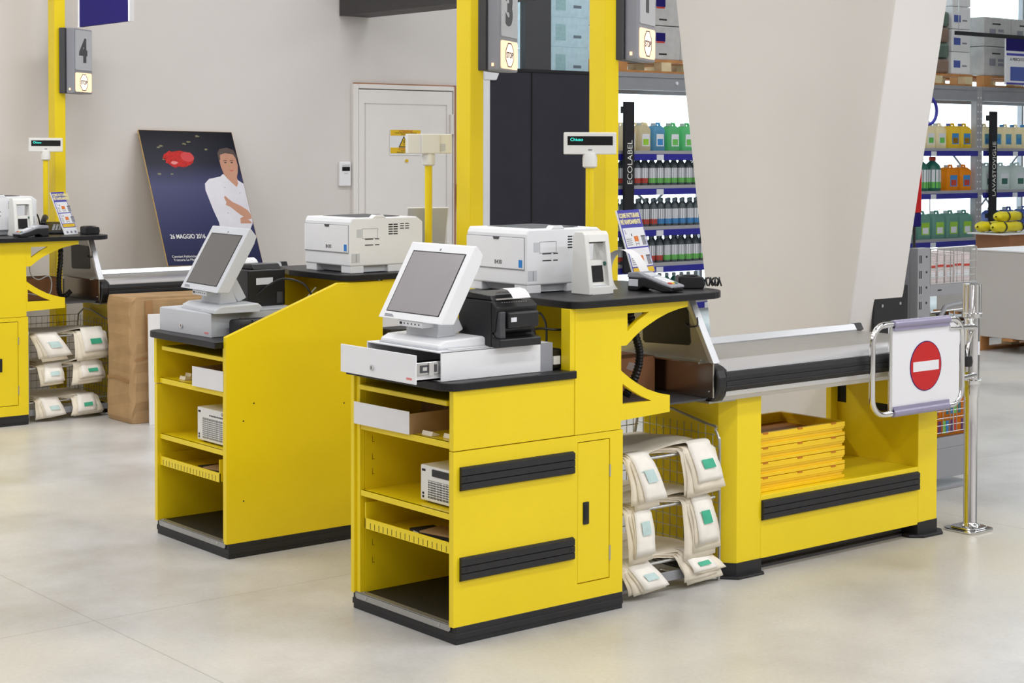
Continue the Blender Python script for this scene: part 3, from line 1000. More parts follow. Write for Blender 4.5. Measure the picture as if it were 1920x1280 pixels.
    if aisle:
        MB().prism([(L, 1.128), (1.112, 1.128), (1.112, 1.105), (1.06, 1.098), (1.006, 1.086), (0.952, 1.068), (0.902, 1.046), (0.865, 1.028), (0.83, 1.005), (0.793, 0.978), (L, 0.978)], 'y', W - 0.022, W - 0.002).build('bracket', Y, t)
        MB().prism([(L, 0.700), (1.018, 0.710), (1.018, 0.774), (0.95, 0.789), (0.90, 0.806), (0.852, 0.83), (0.81, 0.855), (L, 0.882)], 'y', W - 0.022, W - 0.002).build('bracket', Y, t)
    MB().box(L, 1.235, 0.022, W - 0.02, 0.731, 0.738).build('cable_shelf', 'dark_metal', t)
    return t


def worktop(label):
    o = MB().prism([(0.537, -0.014), (0.537, W - 0.024), (-0.05, W - 0.024)] + [(-0.05 + 0.06 * (1 - math.sin(R(a))), -0.014 + 0.06 * (1 - math.cos(R(a)))) for a in (90, 75, 60, 45, 30, 15, 0)], 'z', 0.877, 0.905).build('worktop', 'black_top', bevel=0.003)
    return tag(o, label, 'worktop')


def counter(label, pts):
    o = MB().prism(pts, 'z', 1.129, 1.156).build('upper_counter', 'black_top', bevel=0.003)
    return tag(o, label, 'counter')


def arc(cx, cy, r, a0, a1, n=7):
    return [(cx + r * math.cos(R(a0 + (a1 - a0) * i / n)), cy + r * math.sin(R(a0 + (a1 - a0) * i / n))) for i in range(n + 1)]


FULL_TOP = arc(0.565, 0.02, 0.05, 180, 270) + arc(1.20, 0.12, 0.15, -90, 0) + [(1.35, 0.60)] + arc(1.29, 0.60, 0.06, 0, 90) + [(0.515, 0.66)]

FG, MID, FAR = (0, 0, 0), (0.014, 2.205, 0), (0.031, 5.425, 0)

lane(FG)
desk('nearest yellow till desk with two black buffer strips and a locker door on its side')
worktop('black worktop of the nearest till desk, under the open cash drawer')
counter('black upper counter of the nearest till desk, holding the white printer and card terminal', FULL_TOP)
lane(MID, -1)
desk('middle yellow till desk with a plain sloping side, left of the nearest till desk', True)
worktop('black worktop of the middle till desk, under the closed grey cash drawer')
counter('black upper counter behind the sloping yellow side of the middle till desk', arc(0.62, 0.595, 0.05, 180, 90) + [(1.25, 0.645), (1.25, -0.03), (0.66, -0.06), (0.57, 0.18)])
lane(FAR)
desk('far left yellow till desk, cut off by the left edge of the picture')
worktop('black worktop of the far left till desk')
counter('black upper counter of the far left till desk', FULL_TOP)


# ---------------------------------------------------------------- conveyor units
def conveyor(label, x_end=2.78, full=True):
    t = thing('conveyor_counter', label, 'conveyor')
    Y = 'yellow'
    ped = [(1.385, 0.53), (1.385, 0.10), (1.434, 0.043), (1.573, 0.043), (1.573, 0.53)]
    MB().prism(ped, 'z', 0.057, 0.735).build('pedestal', Y, t, bevel=0.002)
    b = MB()
    for y, z in ((0.42, 0.66), (0.27, 0.69), (0.42, 0.56), (0.27, 0.50), (0.47, 0.545)):
        b.cyl((1.383, y, z), (1.386, y, z), 0.0045, 8)
    b.build('screw_hole', 'screw', t)
    foot = [(1.38, 0.53), (1.38, 0.10), (1.43, 0.04), (1.575, 0.04), (1.575, 0.53)]
    ledge = [(1.368, 0.55), (1.368, 0.076), (1.42, 0.016), (1.565, 0.014), (1.578, 0.03), (1.578, 0.55)]
    MB().prism(foot, 'z', 0.006, 0.06).build('foot', 'black_rubber', t)
    MB().prism(ledge, 'z', 0, 0.01).build('foot_ledge', 'black_rubber', t, bevel=0.003)
    xe = x_end - 0.043
    ped = [(xe - 0.153, 0.53), (xe - 0.153, 0.043), (xe - 0.02, 0.043), (xe, 0.063), (xe, 0.53)]
    MB().prism(ped, 'z', 0.066, 0.735).build('pedestal', Y, t, bevel=0.002)
    foot = [(xe - 0.15, 0.53), (xe - 0.15, 0.045), (xe - 0.02, 0.04), (xe + 0.004, 0.064), (xe + 0.004, 0.53)]
    ledge = [(xe - 0.19, 0.55), (xe - 0.19, 0.06), (xe - 0.14, 0.018), (xe - 0.01, 0.014), (xe + 0.04, 0.06), (xe + 0.04, 0.55)]
    MB().prism(foot, 'z', 0.006, 0.068).build('foot', 'black_rubber', t)
    MB().prism(ledge, 'z', 0, 0.012).build('foot_ledge', 'black_rubber', t, bevel=0.003)
    b = MB().box(1.5735, xe - 0.1535, 0.043, 0.06, 0.058, 0.313).box(1.5735, xe - 0.1535, 0.06, 0.53, 0.296, 0.312)
    b.build('base_panel', Y, t, bevel=0.002)
    MB().box(1.5735, xe - 0.1535, 0.10, 0.14, 0.0, 0.012).box(1.5735, xe - 0.1535, 0.13, 0.14, 0.012, 0.056).build('skirting', 'dark_metal', t)
    o = ribbed_strip(1.576, xe - 0.156, 0.211, 0.294, 0.043).build('buffer_strip', 'black_rubber', t)
    MB().box(xe - 0.1535, xe - 0.1525, 0.20, 0.29, 0.52, 0.57).build('cutout', 'dark_slot', t)
    MB().box(xe - 0.1535, xe - 0.1525, 0.45, 0.5, 0.55, 0.66).build('cutout', 'dark_slot', t)
    MB().box(xe - 0.20, xe - 0.154, 0.50, 0.53, 0.31, 0.735).build('rear_post', Y, t, bevel=0.002)
    MB().box(1.5735, xe - 0.154, 0.515, 0.53, 0.312, 0.46).build('rear_rail', Y, t)
    # belt bed and rails
    MB().box(1.245, x_end, 0.03, 0.53, 0.735, 0.85).build('belt_bed', 'dark_metal', t)
    MB().box(1.262, x_end - 0.02, 0.08, 0.53, 0.85, 0.863).build('belt', 'belt', t, bevel=0.004)
    x0 = 1.315
    MB().prism([(0.10, 0.855), (0.10, 0.868), (0.088, 0.873), (0.05, 0.870), (0.01, 0.858), (-0.012, 0.846), (-0.012, 0.838), (0.03, 0.838)], 'x', x0, x_end).build('rail_top', 'aluminium', t, smooth=True)
    prof = [(0.03, 0.842), (-0.008, 0.843), (-0.018, 0.836), (-0.022, 0.82), (-0.021, 0.805), (-0.0185, 0.803), (-0.022, 0.80), (-0.022, 0.785), (-0.0195, 0.783), (-0.021, 0.78), (-0.012, 0.762), (0.03, 0.762)]
    MB().prism(prof, 'x', x0 - 0.01, x_end).build('buffer_rail', 'black_rubber', t)
    MB().prism([(0.03, 0.765), (-0.012, 0.765), (-0.004, 0.742), (0.000, 0.74), (0.012, 0.722), (0.03, 0.722)], 'x', x0, x_end).build('lower_rail', 'aluminium', t)
    # plastic end cap
    cap = [(0.10, 0.868), (0.088, 0.876), (0.05, 0.874), (0.01, 0.862), (-0.016, 0.846), (-0.026, 0.82), (-0.024, 0.78), (-0.012, 0.755), (0.01, 0.722), (0.06, 0.722), (0.06, 0.80)]
    b = MB().prism(cap, 'x', 1.255, x0 - 0.008)
    b.build('end_cap', 'black_plastic', t, bevel=0.012, seg=3)
    MB().box(1.25, 1.40, 0.02, 0.5, 0.716, 0.724).build('bottom_plate', 'brushed', t)
    MB().prism([(0.53, 0.853), (0.528, 0.868), (0.545, 0.893), (0.558, 0.893), (0.558, 0.73), (0.53, 0.73)], 'x', 1.255, x_end - 0.03).build('rear_rail_top', 'aluminium', t)
    MB().prism([(0.528, 0.866), (0.545, 0.895), (0.56, 0.895), (0.56, 0.85)], 'x', x_end - 0.03, x_end + 0.02).build('rail_end', 'black_plastic', t)
    # upright scanner side: steel sheet with black window and bright edge
    MB().prism([(-0.01, 0.878), (0.53, 0.878), (0.53, 1.128), (0.135, 1.128)], 'x', 1.243, 1.258).build('side_sheet', 'brushed', t)
    MB().prism([(-0.017, 0.876), (0.008, 0.876), (0.153, 1.128), (0.128, 1.128)], 'x', 1.238, 1.275).build('edge_trim', 'aluminium', t, bevel=0.003)
    MB().prism([(0.392, 1.075), (0.385, 0.936), (0.372, 0.926), (0.124, 0.936), (0.114, 0.948), (0.130, 1.07), (0.142, 1.082), (0.38, 1.085)], 'x', 1.2405, 1.2435).build('window', 'black_plastic', t)
    MB().box(1.2415, 1.249, -0.008, 0.50, 0.742, 0.878).build('steel_tray', 'steel', t)
    MB().box(1.20, 1.249, 0.03, 0.50, 0.874, 0.880).build('scanner_plate', 'steel', t)
    b = MB().cyl((1.238, 0.015, 0.765), (1.242, 0.015, 0.765), 0.004, 8).cyl((1.238, 0.06, 0.882), (1.242, 0.06, 0.882), 0.005, 8)
    b.build('screw', 'screw', t)
    MB().tube(smooth_path([(1.236, 0.14, 1.02), (1.233, 0.11, 1.01), (1.234, 0.07, 1.02), (1.238, 0.075, 1.05)]), 0.003, 6).build('cable', 'dark_metal', t)
    return t


lane(FG)
conveyor('long yellow conveyor counter with a grey belt, behind the no entry gate')
lane(FAR)
conveyor('far left conveyor counter, where the leaning poster stands', 2.95)

# ---------------------------------------------------------------- yellow columns with lit lane signs
for org, m, (px, py), lab, slab, num, sx, sy, sz, ang in (
        (FG, 1, (1.355, 0.74), 'square yellow column behind the nearest till desk', 'lit grey lane sign reading 1 on the column behind the nearest till desk', '1', 1.476, 0.67, 2.085, 30),
        (FG, 1, (1.219, 1.5), 'square yellow column between the middle and nearest till desks', 'lit grey lane sign reading 3 beside the dark partition', '3', 1.330, 1.43, 2.062, 32),
        (FG, 1, (1.324, 6.17), 'square yellow column behind the far left till desk', 'lit grey lane sign reading 4 at the upper left', '4', 1.425, 6.09, 2.075, 38)):
    lane(org, m)
    t = thing('column', lab, 'column', (px, py, 0))
    MB().box(0, 0.076, 0, 0.106, 0.0, 4.4).build('shaft', 'yellow', t, bevel=0.004)
    MB().box(-0.03, 0.106, -0.03, 0.136, 0.0, 0.008).build('base_plate', 'yellow', t, bevel=0.002)
    s = thing('lane_sign', slab, 'sign', (sx, sy, sz), R(ang))
    MB().box(0, 0.265, 0, 0.06, 0, 0.437).build('housing', 'sign_grey', s, bevel=0.008)
    MB().box(-0.02, 0.262, 0.06, 0.10, 0.0, 0.437).build('back_housing', 'dark_metal', s, bevel=0.004)
    MB().prism(rrect(0.018, 0.247, 0.158, 0.425, 0.008), 'y', -0.004, 0.003).build('number_panel', 'sign_face', s)
    text('number', num, 0.205, 'dark_metal', s, (0.125, -0.0045, 0.22), FACE_MY, 'CENTER', 0.001, 1.0, 0.011)
    MB().prism(rrect(0.018, 0.247, 0.012, 0.14, 0.014), 'y', -0.004, 0.003).build('stop_panel', 'lit_panel', s)
    MB().ring(circ(0.133, 0.076, 0.060, 8, R(22.5)), circ(0.133, 0.076, 0.055, 8, R(22.5)), 'y', -0.0055, -0.004).build('octagon', 'stop_ink', s)
    MB().prism(circ(0.133, 0.076, 0.055, 8, R(22.5)), 'y', -0.0046, -0.004).build('octagon_face', 'lit_white', s)
    text('lettering', 'STOP', 0.038, 'stop_ink', s, (0.133, -0.0052, 0.0625), FACE_MY, 'CENTER', 0.0004, 1.0, 0.0008)
    MB().cyl((-0.005, 0.03, 0.02), (-0.005, 0.03, 0.035), 0.006, 8).build('lamp_bead', 'lit_panel', s)
    # arms that clamp the sign to the column
    MB().box(0.02, 0.10, 0.06, 0.12, 0.10, 0.14).box(0.02, 0.10, 0.06, 0.12, 0.33, 0.37).build('clamp', 'dark_metal', s)

# ---------------------------------------------------------------- pole displays
lane(FG)


def pole_display(label, x, y, yaw, txt=True, z0=1.156):
    t = thing('pole_display', label, 'display', (x, y, z0))
    MB().cyl((0, 0, 0), (0, 0, 0.48), 0.0175, 18).build('pole', 'yellow', t, smooth=True)
    MB().cyl((0, 0, 0), (0, 0, 0.012), 0.045, 20).build('pole_base', 'black_plastic', t, smooth=True)
    c, s_ = math.cos(yaw), math.sin(yaw)
    nk = MB().lathe([(0.022, 0), (0.03, 0.006), (0.031, 0.04), (0.027, 0.062)], cz=0.472, n=20).build('neck', 'offwhite_plastic', t, smooth=True)
    h = MB().hexa([(-0.108, -0.018, 0), (0.108, -0.018, 0), (0.108, 0.022, 0), (-0.108, 0.022, 0), (-0.108, -0.018, 0.091), (0.108, -0.018, 0.091), (0.108, 0.022, 0.091), (-0.108, 0.022, 0.091)])
    hd = h.build('display_head', 'offwhite_plastic', t, bevel=0.004)
    hd.location = (0, 0, 0.528)
    hd.rotation_euler = (0, 0, yaw)
    w = MB().box(-0.093, 0.093, -0.0195, -0.0175, 0.038, 0.075).build('display_window', 'screen_dark', hd)
    MB().box(-0.045, 0.045, 0.022, 0.034, 0.0, 0.091).build('back_cover', 'offwhite_plastic', hd, bevel=0.004)
    MB().m(0).box(-0.075, -0.02, 0.0215, 0.0228, 0.012, 0.045).build('rating_label', 'grey_plastic', hd)
    MB().box(-0.008, 0.008, -0.0192, -0.0178, 0.016, 0.022).build('badge', 'grey_ink', hd)
    if txt:
        text('lettering', 'Chiuso', 0.0185, 'lit_cyan', hd, (-0.082, -0.0199, 0.055), FACE_MY)
    return t


pole_display('customer display reading Chiuso on a yellow pole behind the nearest white printer', 1.169, 0.63, R(-39))
pole_display('customer display turned away, showing its back, in front of the white door', 1.168, 1.75, R(163), False)
pole_display('small customer display on a yellow pole at the far left', 1.19, 6.02, R(-18))

# ================================================================ things on the desks
lane(FG)
WT, CT = 0.905, 1.156
DT = WT + 0.104


def cash_drawer(label, x, y, rot, w, d, h, open_by, m):
    """front face looks along -X, origin at the near front corner"""
    t = thing('cash_drawer', label, 'drawer', (x, y, WT), rot)
    b = MB()
    b.box(0, d, 0, w, h - 0.006, h).box(0, d, 0, 0.006, 0, h).box(0, d, w - 0.006, w, 0, h).box(d - 0.006, d, 0, w, 0, h).box(0, d, 0, w, 0, 0.004)
    b.build('case', m, t, bevel=0.002)
    MB().box(d - 0.055, d + 0.001, -0.001, 0, 0, h).build('rear_seam', 'sign_grey', t)
    fx = -open_by - 0.006
    f = MB().box(fx, fx + 0.006, -0.003, w + 0.003, 0.0, h - 0.003)
    dr = f.build('drawer_front', m, t, bevel=0.0015)
    if open_by > 0.02:
        MB().box(fx + 0.006, d - 0.1, 0.02, w - 0.02, 0.006, 0.012).box(fx + 0.006, d - 0.1, 0.02, 0.023, 0.006, 0.055).box(fx + 0.006, d - 0.1, w - 0.023, w - 0.02, 0.006, 0.055).build('tray', m, dr)
        MB().box(fx + 0.012, d - 0.1, 0.024, w - 0.024, 0.012, 0.016).build('tray_liner', 'black_plastic', dr)
        b = MB().box(fx + 0.004, 0.2, 0.012, 0.019, 0.028, 0.072)
        b.build('runner', 'screw', dr, bevel=0.002)
        MB().box(fx + 0.03, -0.01, 0.0105, 0.0125, 0.036, 0.062).build('runner_slot', 'dark_metal', dr)
        MB().box(fx + 0.04, fx + 0.058, 0.0095, 0.011, 0.043, 0.055).box(-0.045, -0.025, 0.008, 0.0115, 0.026, 0.07).build('runner_catch', 'chrome', dr)
    k = MB().cyl((fx - 0.006, w * 0.56, h * 0.33), (fx + 0.001, w * 0.56, h * 0.33), 0.010, 18)
    lk = k.build('lock', 'chrome', dr, smooth=True)
    MB().box(fx - 0.0066, fx - 0.0058, w * 0.56 - 0.0015, w * 0.56 + 0.0015, h * 0.33 - 0.005, h * 0.33 + 0.005).build('keyhole', 'dark_slot', lk)
    MB().box(fx - 0.0005, fx + 0.001, 0.018, 0.05, 0.013, 0.021).build('maker_mark', 'pink_ink', dr)
    return t


cash_drawer('white cash drawer pulled part way open on the nearest till desk', -0.031, 0.045, 0, 0.452, 0.50, 0.103, 0.105, 'white_plastic')
cash_drawer('closed light grey cash drawer on the middle till desk', 0.042, 1.764, R(2), 0.425, 0.46, 0.103, 0.0, 'grey_plastic')


def monitor(label, x, y, z, rot, scr, m='white_plastic'):
    t = thing('till_monitor', label, 'monitor', (x, y, z), rot)
    b = MB().prism([(0.0, 0.0), (0.0, 0.016), (0.03, 0.030), (0.20, 0.036), (0.22, 0.02), (0.22, 0)], 'y', -0.175, 0.175)
    b.build('base', m, t, bevel=0.006)
    MB().box(-0.003, 0.205, -0.178, 0.178, 0.0, 0.005).build('base_foot', 'grey_plastic', t)
    MB().prism([(0.055, 0.03), (0.06, 0.10), (0.11, 0.10), (0.14, 0.034)], 'y', -0.095, 0.095).build('neck', 'grey_plastic', t, bevel=0.004)
    MB().prism([(0.11, 0.10), (0.14, 0.16), (0.20, 0.05), (0.16, 0.032)], 'y', -0.06, 0.06).build('hinge_arm', m, t, bevel=0.006)
    hd = MB().prism([(0.0, 0.088), (0.152, 0.354), (0.158, 0.356), (0.186, 0.322), (0.175, 0.29), (0.058, 0.085)], 'y', -0.19, 0.19).build('head', m, t, bevel=0.005)
    ux, uz = 0.152 / 0.3064, 0.266 / 0.3064
    nx, nz = -uz, ux

    def P(yy, v, o):
        return (0.0 + ux * v + nx * o, yy, 0.088 + uz * v + nz * o)

    def plate(y0, y1, v0, v1, o0, o1):
        return MB().hexa([P(y0, v0, o0), P(y1, v0, o0), P(y1, v1, o0), P(y0, v1, o0), P(y0, v0, o1), P(y1, v0, o1), P(y1, v1, o1), P(y0, v1, o1)])
    plate(-0.158, 0.158, 0.028, 0.274, -0.001, 0.0008).build('bezel_shadow', 'dark_slot', hd)  # dark plate paints the shadow border around the screen
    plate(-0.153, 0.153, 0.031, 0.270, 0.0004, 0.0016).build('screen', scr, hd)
    MB().prism([P(0, 0.28, 0)[::2], P(0, 0.288, 0)[::2], P(0, 0.288, 0.001)[::2], P(0, 0.28, 0.001)[::2]], 'y', -0.004, 0.004).build('badge', 'grey_ink', hd)
    plate(0.10, 0.155, 0.008, 0.012, 0, 0.001).build('badge', 'grey_ink', hd)
    plate(0.11, 0.157, 0.014, 0.018, 0, 0.001).build('badge', 'grey_ink', hd)
    c = MB().box(0.006, 0.06, -0.07, 0.075, 0.066, 0.087).build('control_strip', m, t, bevel=0.003)
    b = MB().box(0.004, 0.008, 0.05, 0.062, 0.073, 0.081)
    for k in range(5):
        yy = 0.035 - 0.022 * k
        b.cyl((0.0045, yy, 0.077), (0.008, yy, 0.077), 0.0028, 8)
    b.build('buttons', 'dark_slot', c)
    return t


mat('screen_glare', (150, 146, 148), 0.2, vary=0.06, scale=3, emit=0.12)  # pale colour and dim glow paint a bright reflection on the glass
monitor('white touch screen till monitor on the open drawer of the nearest till desk', -0.008, 0.268, DT, 0, 'screen_glare')
m_ = monitor('white till monitor with a dark screen on the closed grey drawer of the middle desk', 0.052, 1.90, DT, R(-5), 'screen_off', 'grey_plastic')


def receipt_printer(label, x, y, z, flip):
    """front looks along -Y (or +Y when flip)"""
    t = thing('receipt_printer', label, 'printer', (x, y, z), R(180) if flip else 0)
    M = 'black_plastic'
    b = MB().box(-0.095, 0.095, 0.05, 0.24, 0, 0.16)
    b.prism([(0.05, 0), (0.0, 0), (0.0, 0.03), (0.035, 0.034), (0.05, 0.05)], 'x', -0.095, 0.095)
    b.prism([(0.05, 0.16), (0.05, 0.05), (0.035, 0.05), (0.02, 0.14)], 'x', -0.095, 0.095)
    b.build('body', M, t, bevel=0.005)
    MB().prism([(0.05, 0.128), (0.0, 0.122), (0.0, 0.066), (0.05, 0.06)], 'x', -0.055, 0.085).build('front_cover', M, t, bevel=0.006)
    MB().box(-0.086, -0.058, 0.012, 0.05, 0.03, 0.125).build('side_groove', 'dark_metal', t, bevel=0.004)
    MB().prism([(0.055, 0.158), (0.07, 0.178), (0.2, 0.186), (0.23, 0.16)], 'x', -0.085, 0.06).build('lid', M, t, bevel=0.006)
    MB().box(-0.07, 0.05, 0.052, 0.062, 0.163, 0.168).build('cutter', 'screw', t)
    MB().box(-0.045, -0.02, -0.0012, 0.0005, 0.088, 0.104).build('badge', 'label_white', t)
    b = MB()
    for k in range(11):
        b.box(-0.055 + 0.011 * k, -0.05 + 0.011 * k, 0.0405, 0.043, 0.148, 0.155)
    b.build('vent_dots', 'grey_plastic', t)
    p = [(0.09, 0.182), (0.075, 0.196), (0.05, 0.204), (0.02, 0.200), (0.0, 0.186), (-0.012, 0.172)]
    b = MB().grid([[(-0.045, a, c), (0.035, a, c)] for a, c in p])
    b.build('paper', 'paper_white', t, smooth=True)
    if flip:
        MB().box(-0.03, 0.055, 0.2395, 0.241, 0.095, 0.125).build('rating_label', 'label_white', t)
        MB().box(-0.08, -0.05, 0.2395, 0.242, 0.01, 0.06).build('socket_panel', 'dark_metal', t)
    return t


receipt_printer('black receipt printer with a white paper strip, beside the nearest monitor', 0.292, 0.008, DT, False)
receipt_printer('black receipt printer seen from behind, beside the middle monitor', 0.405, 2.16, DT, True)
t = MB().prism([(0.03, 0.06), (0.20, 0.075), (0.19, 0.20), (0.02, 0.19)], 'z', DT, DT + 0.002).build('paper_sheet', 'paper_white')
tag(t, 'white paper sheet on top of the open cash drawer', 'paper')
t = thing('card_reader', 'small dark grey box at the side of the closed grey cash drawer', 'reader', (0.10, 1.62, WT))
MB().box(0, 0.22, 0, 0.11, 0, 0.078).build('housing', 'black_rubber', t, bevel=0.014, seg=3)
MB().box(0.055, 0.058, -0.001, 0.111, 0.004, 0.0785).build('seam', 'dark_slot', t)
t = thing('power_box', 'black power supply box on the worktop behind the white open drawer', 'box', (0.475, 0.06, WT))
MB().box(0, 0.055, 0, 0.12, 0, 0.075).build('housing', 'black_plastic', t, bevel=0.008)
MB().tube(smooth_path([(0.03, 0.06, 0.075), (0.035, 0.07, 0.16), (0.02, 0.09, 0.20), (0.0, 0.1, 0.17), (0.02, 0.11, 0.02)]), 0.004, 6).build('cable', 'black_plastic', t, smooth=True)
MB().box(0.008, 0.04, -0.006, 0.0, 0.02, 0.05).build('plug', 'white_plastic', t)

# loose cables between the drawers and the upper counters
for nm, pts, lab in (
        ('cable', [(0.47, 0.2, WT + 0.004), (0.44, 0.14, 0.94), (0.405, 0.10, 1.03), (0.425, 0.11, 1.085), (0.45, 0.12, 1.03), (0.49, 0.14, 0.93), (0.497, 0.2, 0.95)], 'looped black cable behind the nearest receipt printer'),
        ('cable', [(0.44, 0.25, 1.0), (0.48, 0.16, 1.045), (0.53, 0.10, 1.045), (0.60, 0.09, 1.04)], 'black cable running level under the nearest upper counter'),
        ('cable', [(0.25, 1.96, DT + 0.004), (0.33, 1.93, 1.04), (0.40, 1.90, 1.10), (0.46, 1.86, 1.13), (0.53, 1.80, 1.10), (0.56, 1.77, 1.0), (0.50, 1.75, 0.93)], 'black cable arching over the middle receipt printer'),
        ('cable', [(0.52, 1.93, 0.96), (0.55, 1.86, 1.02), (0.585, 1.80, 1.09)], 'thin pale cable behind the middle receipt printer')):
    o = MB().tube(smooth_path(pts), 0.0045 if 'pale' not in lab else 0.0025, 7).build(nm, 'black_plastic' if 'pale' not in lab else 'grey_plastic', smooth=True)
    tag(o, lab, 'cable')


def laser_printer(label, x, y, rot=0):
    """front looks along -X, vented side along -Y, origin at that corner"""
    t = thing('laser_printer', label, 'printer', (x, y, CT), rot)
    M = 'white_plastic'
    D, Wd, H = 0.395, 0.37, 0.245
    prof = [(0.0, 0.032), (0.0, 0.225), (0.01, H), (0.36, H), (D, 0.222), (D, 0.032)]
    MB().prism(prof, 'y', 0, Wd).build('body', M, t, bevel=0.006)
    b = MB().prism([(0.02, 0.033), (0.35, 0.033), (0.33, 0.004), (0.04, 0.004)], 'y', 0.02, Wd - 0.02)
    b.build('base', 'grey_plastic', t)
    for xx, ww in ((0.0, 0.075), (0.20, 0.19)):
        b = MB().box(xx + 0.004, xx + ww, 0.003, 0.08, 0.0, 0.033)
        b.build('foot', M, t, bevel=0.004)
    MB().box(0.004, 0.05, Wd - 0.09, Wd - 0.004, 0.0, 0.033).build('foot', M, t, bevel=0.004)
    # front flap, tray and their gaps
    b = MB().box(-0.002, 0.002, 0.012, Wd - 0.002, 0.088, 0.091).box(-0.0012, 0.002, 0.012, 0.014, 0.091, 0.212).box(-0.002, 0.002, 0.012, Wd - 0.002, 0.2115, 0.2135)
    b.build('flap_gap', 'sign_grey', t)
    MB().box(-0.004, 0.001, 0.014, Wd - 0.002, 0.092, 0.211).build('front_flap', M, t, bevel=0.0015)
    MB().prism([(0.16, 0.2125), (0.20, 0.2125), (0.194, 0.202), (0.166, 0.202)], 'x', -0.006, -0.003).build('flap_grip', 'dark_metal', t)
    MB().box(-0.0055, -0.004, 0.022, 0.042, 0.099, 0.128).build('energy_label', 'label_blue', t)
    text('lettering', 'B430', 0.022, 'ink', t, (-0.0045, 0.19, 0.108), FACE_MX)
    # side details
    b = MB()
    for k in range(5):
        for x0 in (0.205, 0.232):
            b.box(x0, x0 + 0.023, -0.0006, 0.001, 0.168 + k * 0.0105, 0.173 + k * 0.0105)
    for k in range(3):
        for x0 in (0.268, 0.296):
            b.box(x0, x0 + 0.021, -0.0006, 0.001, 0.192 + k * 0.0105, 0.196 + k * 0.0105)
    for k in range(2):
        b.box(0.078, 0.122, -0.0006, 0.001, 0.122 + 0.026 * k, 0.126 + 0.026 * k).box(0.132, 0.155, -0.0006, 0.001, 0.122 + 0.026 * k, 0.126 + 0.026 * k)
    for k in range(5):
        for q in range(4):
            b.box(0.345 + 0.009 * q, 0.350 + 0.009 * q, -0.0006, 0.001, 0.075 + 0.009 * k, 0.0785 + 0.009 * k)
    b.build('vents', 'dark_slot', t)
    pl = [(0.063, 0.153), (0.147, 0.153), (0.147, 0.197), (0.063, 0.197)]
    pi = [(0.0645, 0.1545), (0.1455, 0.1545), (0.1455, 0.1955), (0.0645, 0.1955)]
    MB().ring(pl, pi, 'y', -0.0008, 0.001).build('cover_outline', 'grey_ink', t)
    MB().box(0.034, 0.060, -0.0008, 0.001, 0.158, 0.194).build('grip_recess', 'grey_plastic', t)
    MB().box(0.006, 0.05, -0.0008, 0.001, 0.048, 0.088).build('grip_recess', 'grey_plastic', t)
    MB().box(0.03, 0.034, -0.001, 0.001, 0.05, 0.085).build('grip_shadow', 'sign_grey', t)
    # output tray on top
    MB().prism([(0.07, H - 0.001), (0.30, H + 0.002), (0.30, H + 0.004), (0.07, H + 0.001)], 'y', 0.05, Wd - 0.04).build('output_tray', 'dark_metal', t)
    MB().prism([(0.12, H - 0.002), (0.135, H + 0.012), (0.175, H + 0.012), (0.19, H - 0.002)], 'y', -0.001, 0.035).build('panel_hump', M, t, bevel=0.002)
    MB().box(0.14, 0.17, 0.004, 0.03, H + 0.0115, H + 0.0135).build('display', 'dark_slot', t)
    b = MB().tube(smooth_path([(D, 0.08, 0.13), (D + 0.03, 0.07, 0.125), (D + 0.045, 0.06, 0.06), (D + 0.04, 0.05, 0.004)]), 0.005, 7)
    b.build('cable', 'black_plastic', t, smooth=True)
    return t


laser_printer('white laser printer on the upper counter of the nearest till desk', 0.588, 0.335)
laser_printer('white laser printer on the counter above the middle sloping panel', 0.652, 1.628)
laser_printer('white laser printer cut off by the left edge of the picture', 0.616, 5.75)


def note_checker(label, x, y, rot=0):
    t = thing('banknote_checker', label, 'checker', (x, y, CT), rot)
    M = 'offwhite_plastic'
    side = [(0.0, 0), (0.0, 0.03), (0.022, 0.18), (0.03, 0.225), (0.04, 0.238), (0.085, 0.238), (0.094, 0.22), (0.105, 0)]
    MB().prism(side, 'x', 0, 0.022).build('side_cheek', M, t, bevel=0.004)
    MB().prism(side, 'x', 0.103, 0.125).build('side_cheek', M, t, bevel=0.004)
    MB().prism([(0.023, 0.198), (0.03, 0.225), (0.04, 0.238), (0.085, 0.238), (0.094, 0.22), (0.096, 0.198)], 'x', 0.018, 0.107).build('top', M, t, bevel=0.003)
    MB().prism([(0.0, 0), (0.0, 0.03), (0.022, 0.036), (0.034, 0.128), (0.098, 0.128), (0.105, 0)], 'x', 0.018, 0.107).build('body', M, t, bevel=0.002)
    MB().prism([(0.0235, 0.046), (0.0325, 0.108), (0.0305, 0.1085), (0.0215, 0.0465)], 'x', 0.032, 0.093).build('screen', 'screen_dark', t)
    MB().prism([(0.004, 0.0305), (0.018, 0.0345), (0.018, 0.0355), (0.004, 0.0315)], 'x', 0.03, 0.095).build('buttons', 'grey_plastic', t)
    MB().box(0.03, 0.095, 0.03, 0.08, 0.193, 0.1985).build('lamp', 'black_plastic', t)
    MB().cyl((0.099, 0.026, 0.115), (0.104, 0.026, 0.115), 0.008, 10).build('knob', 'deep_green', t)
    return t


note_checker('white banknote checker arch in front of the nearest white printer', 0.742, 0.152)
note_checker('white banknote checker arch on the far left counter', 0.80, 5.60)


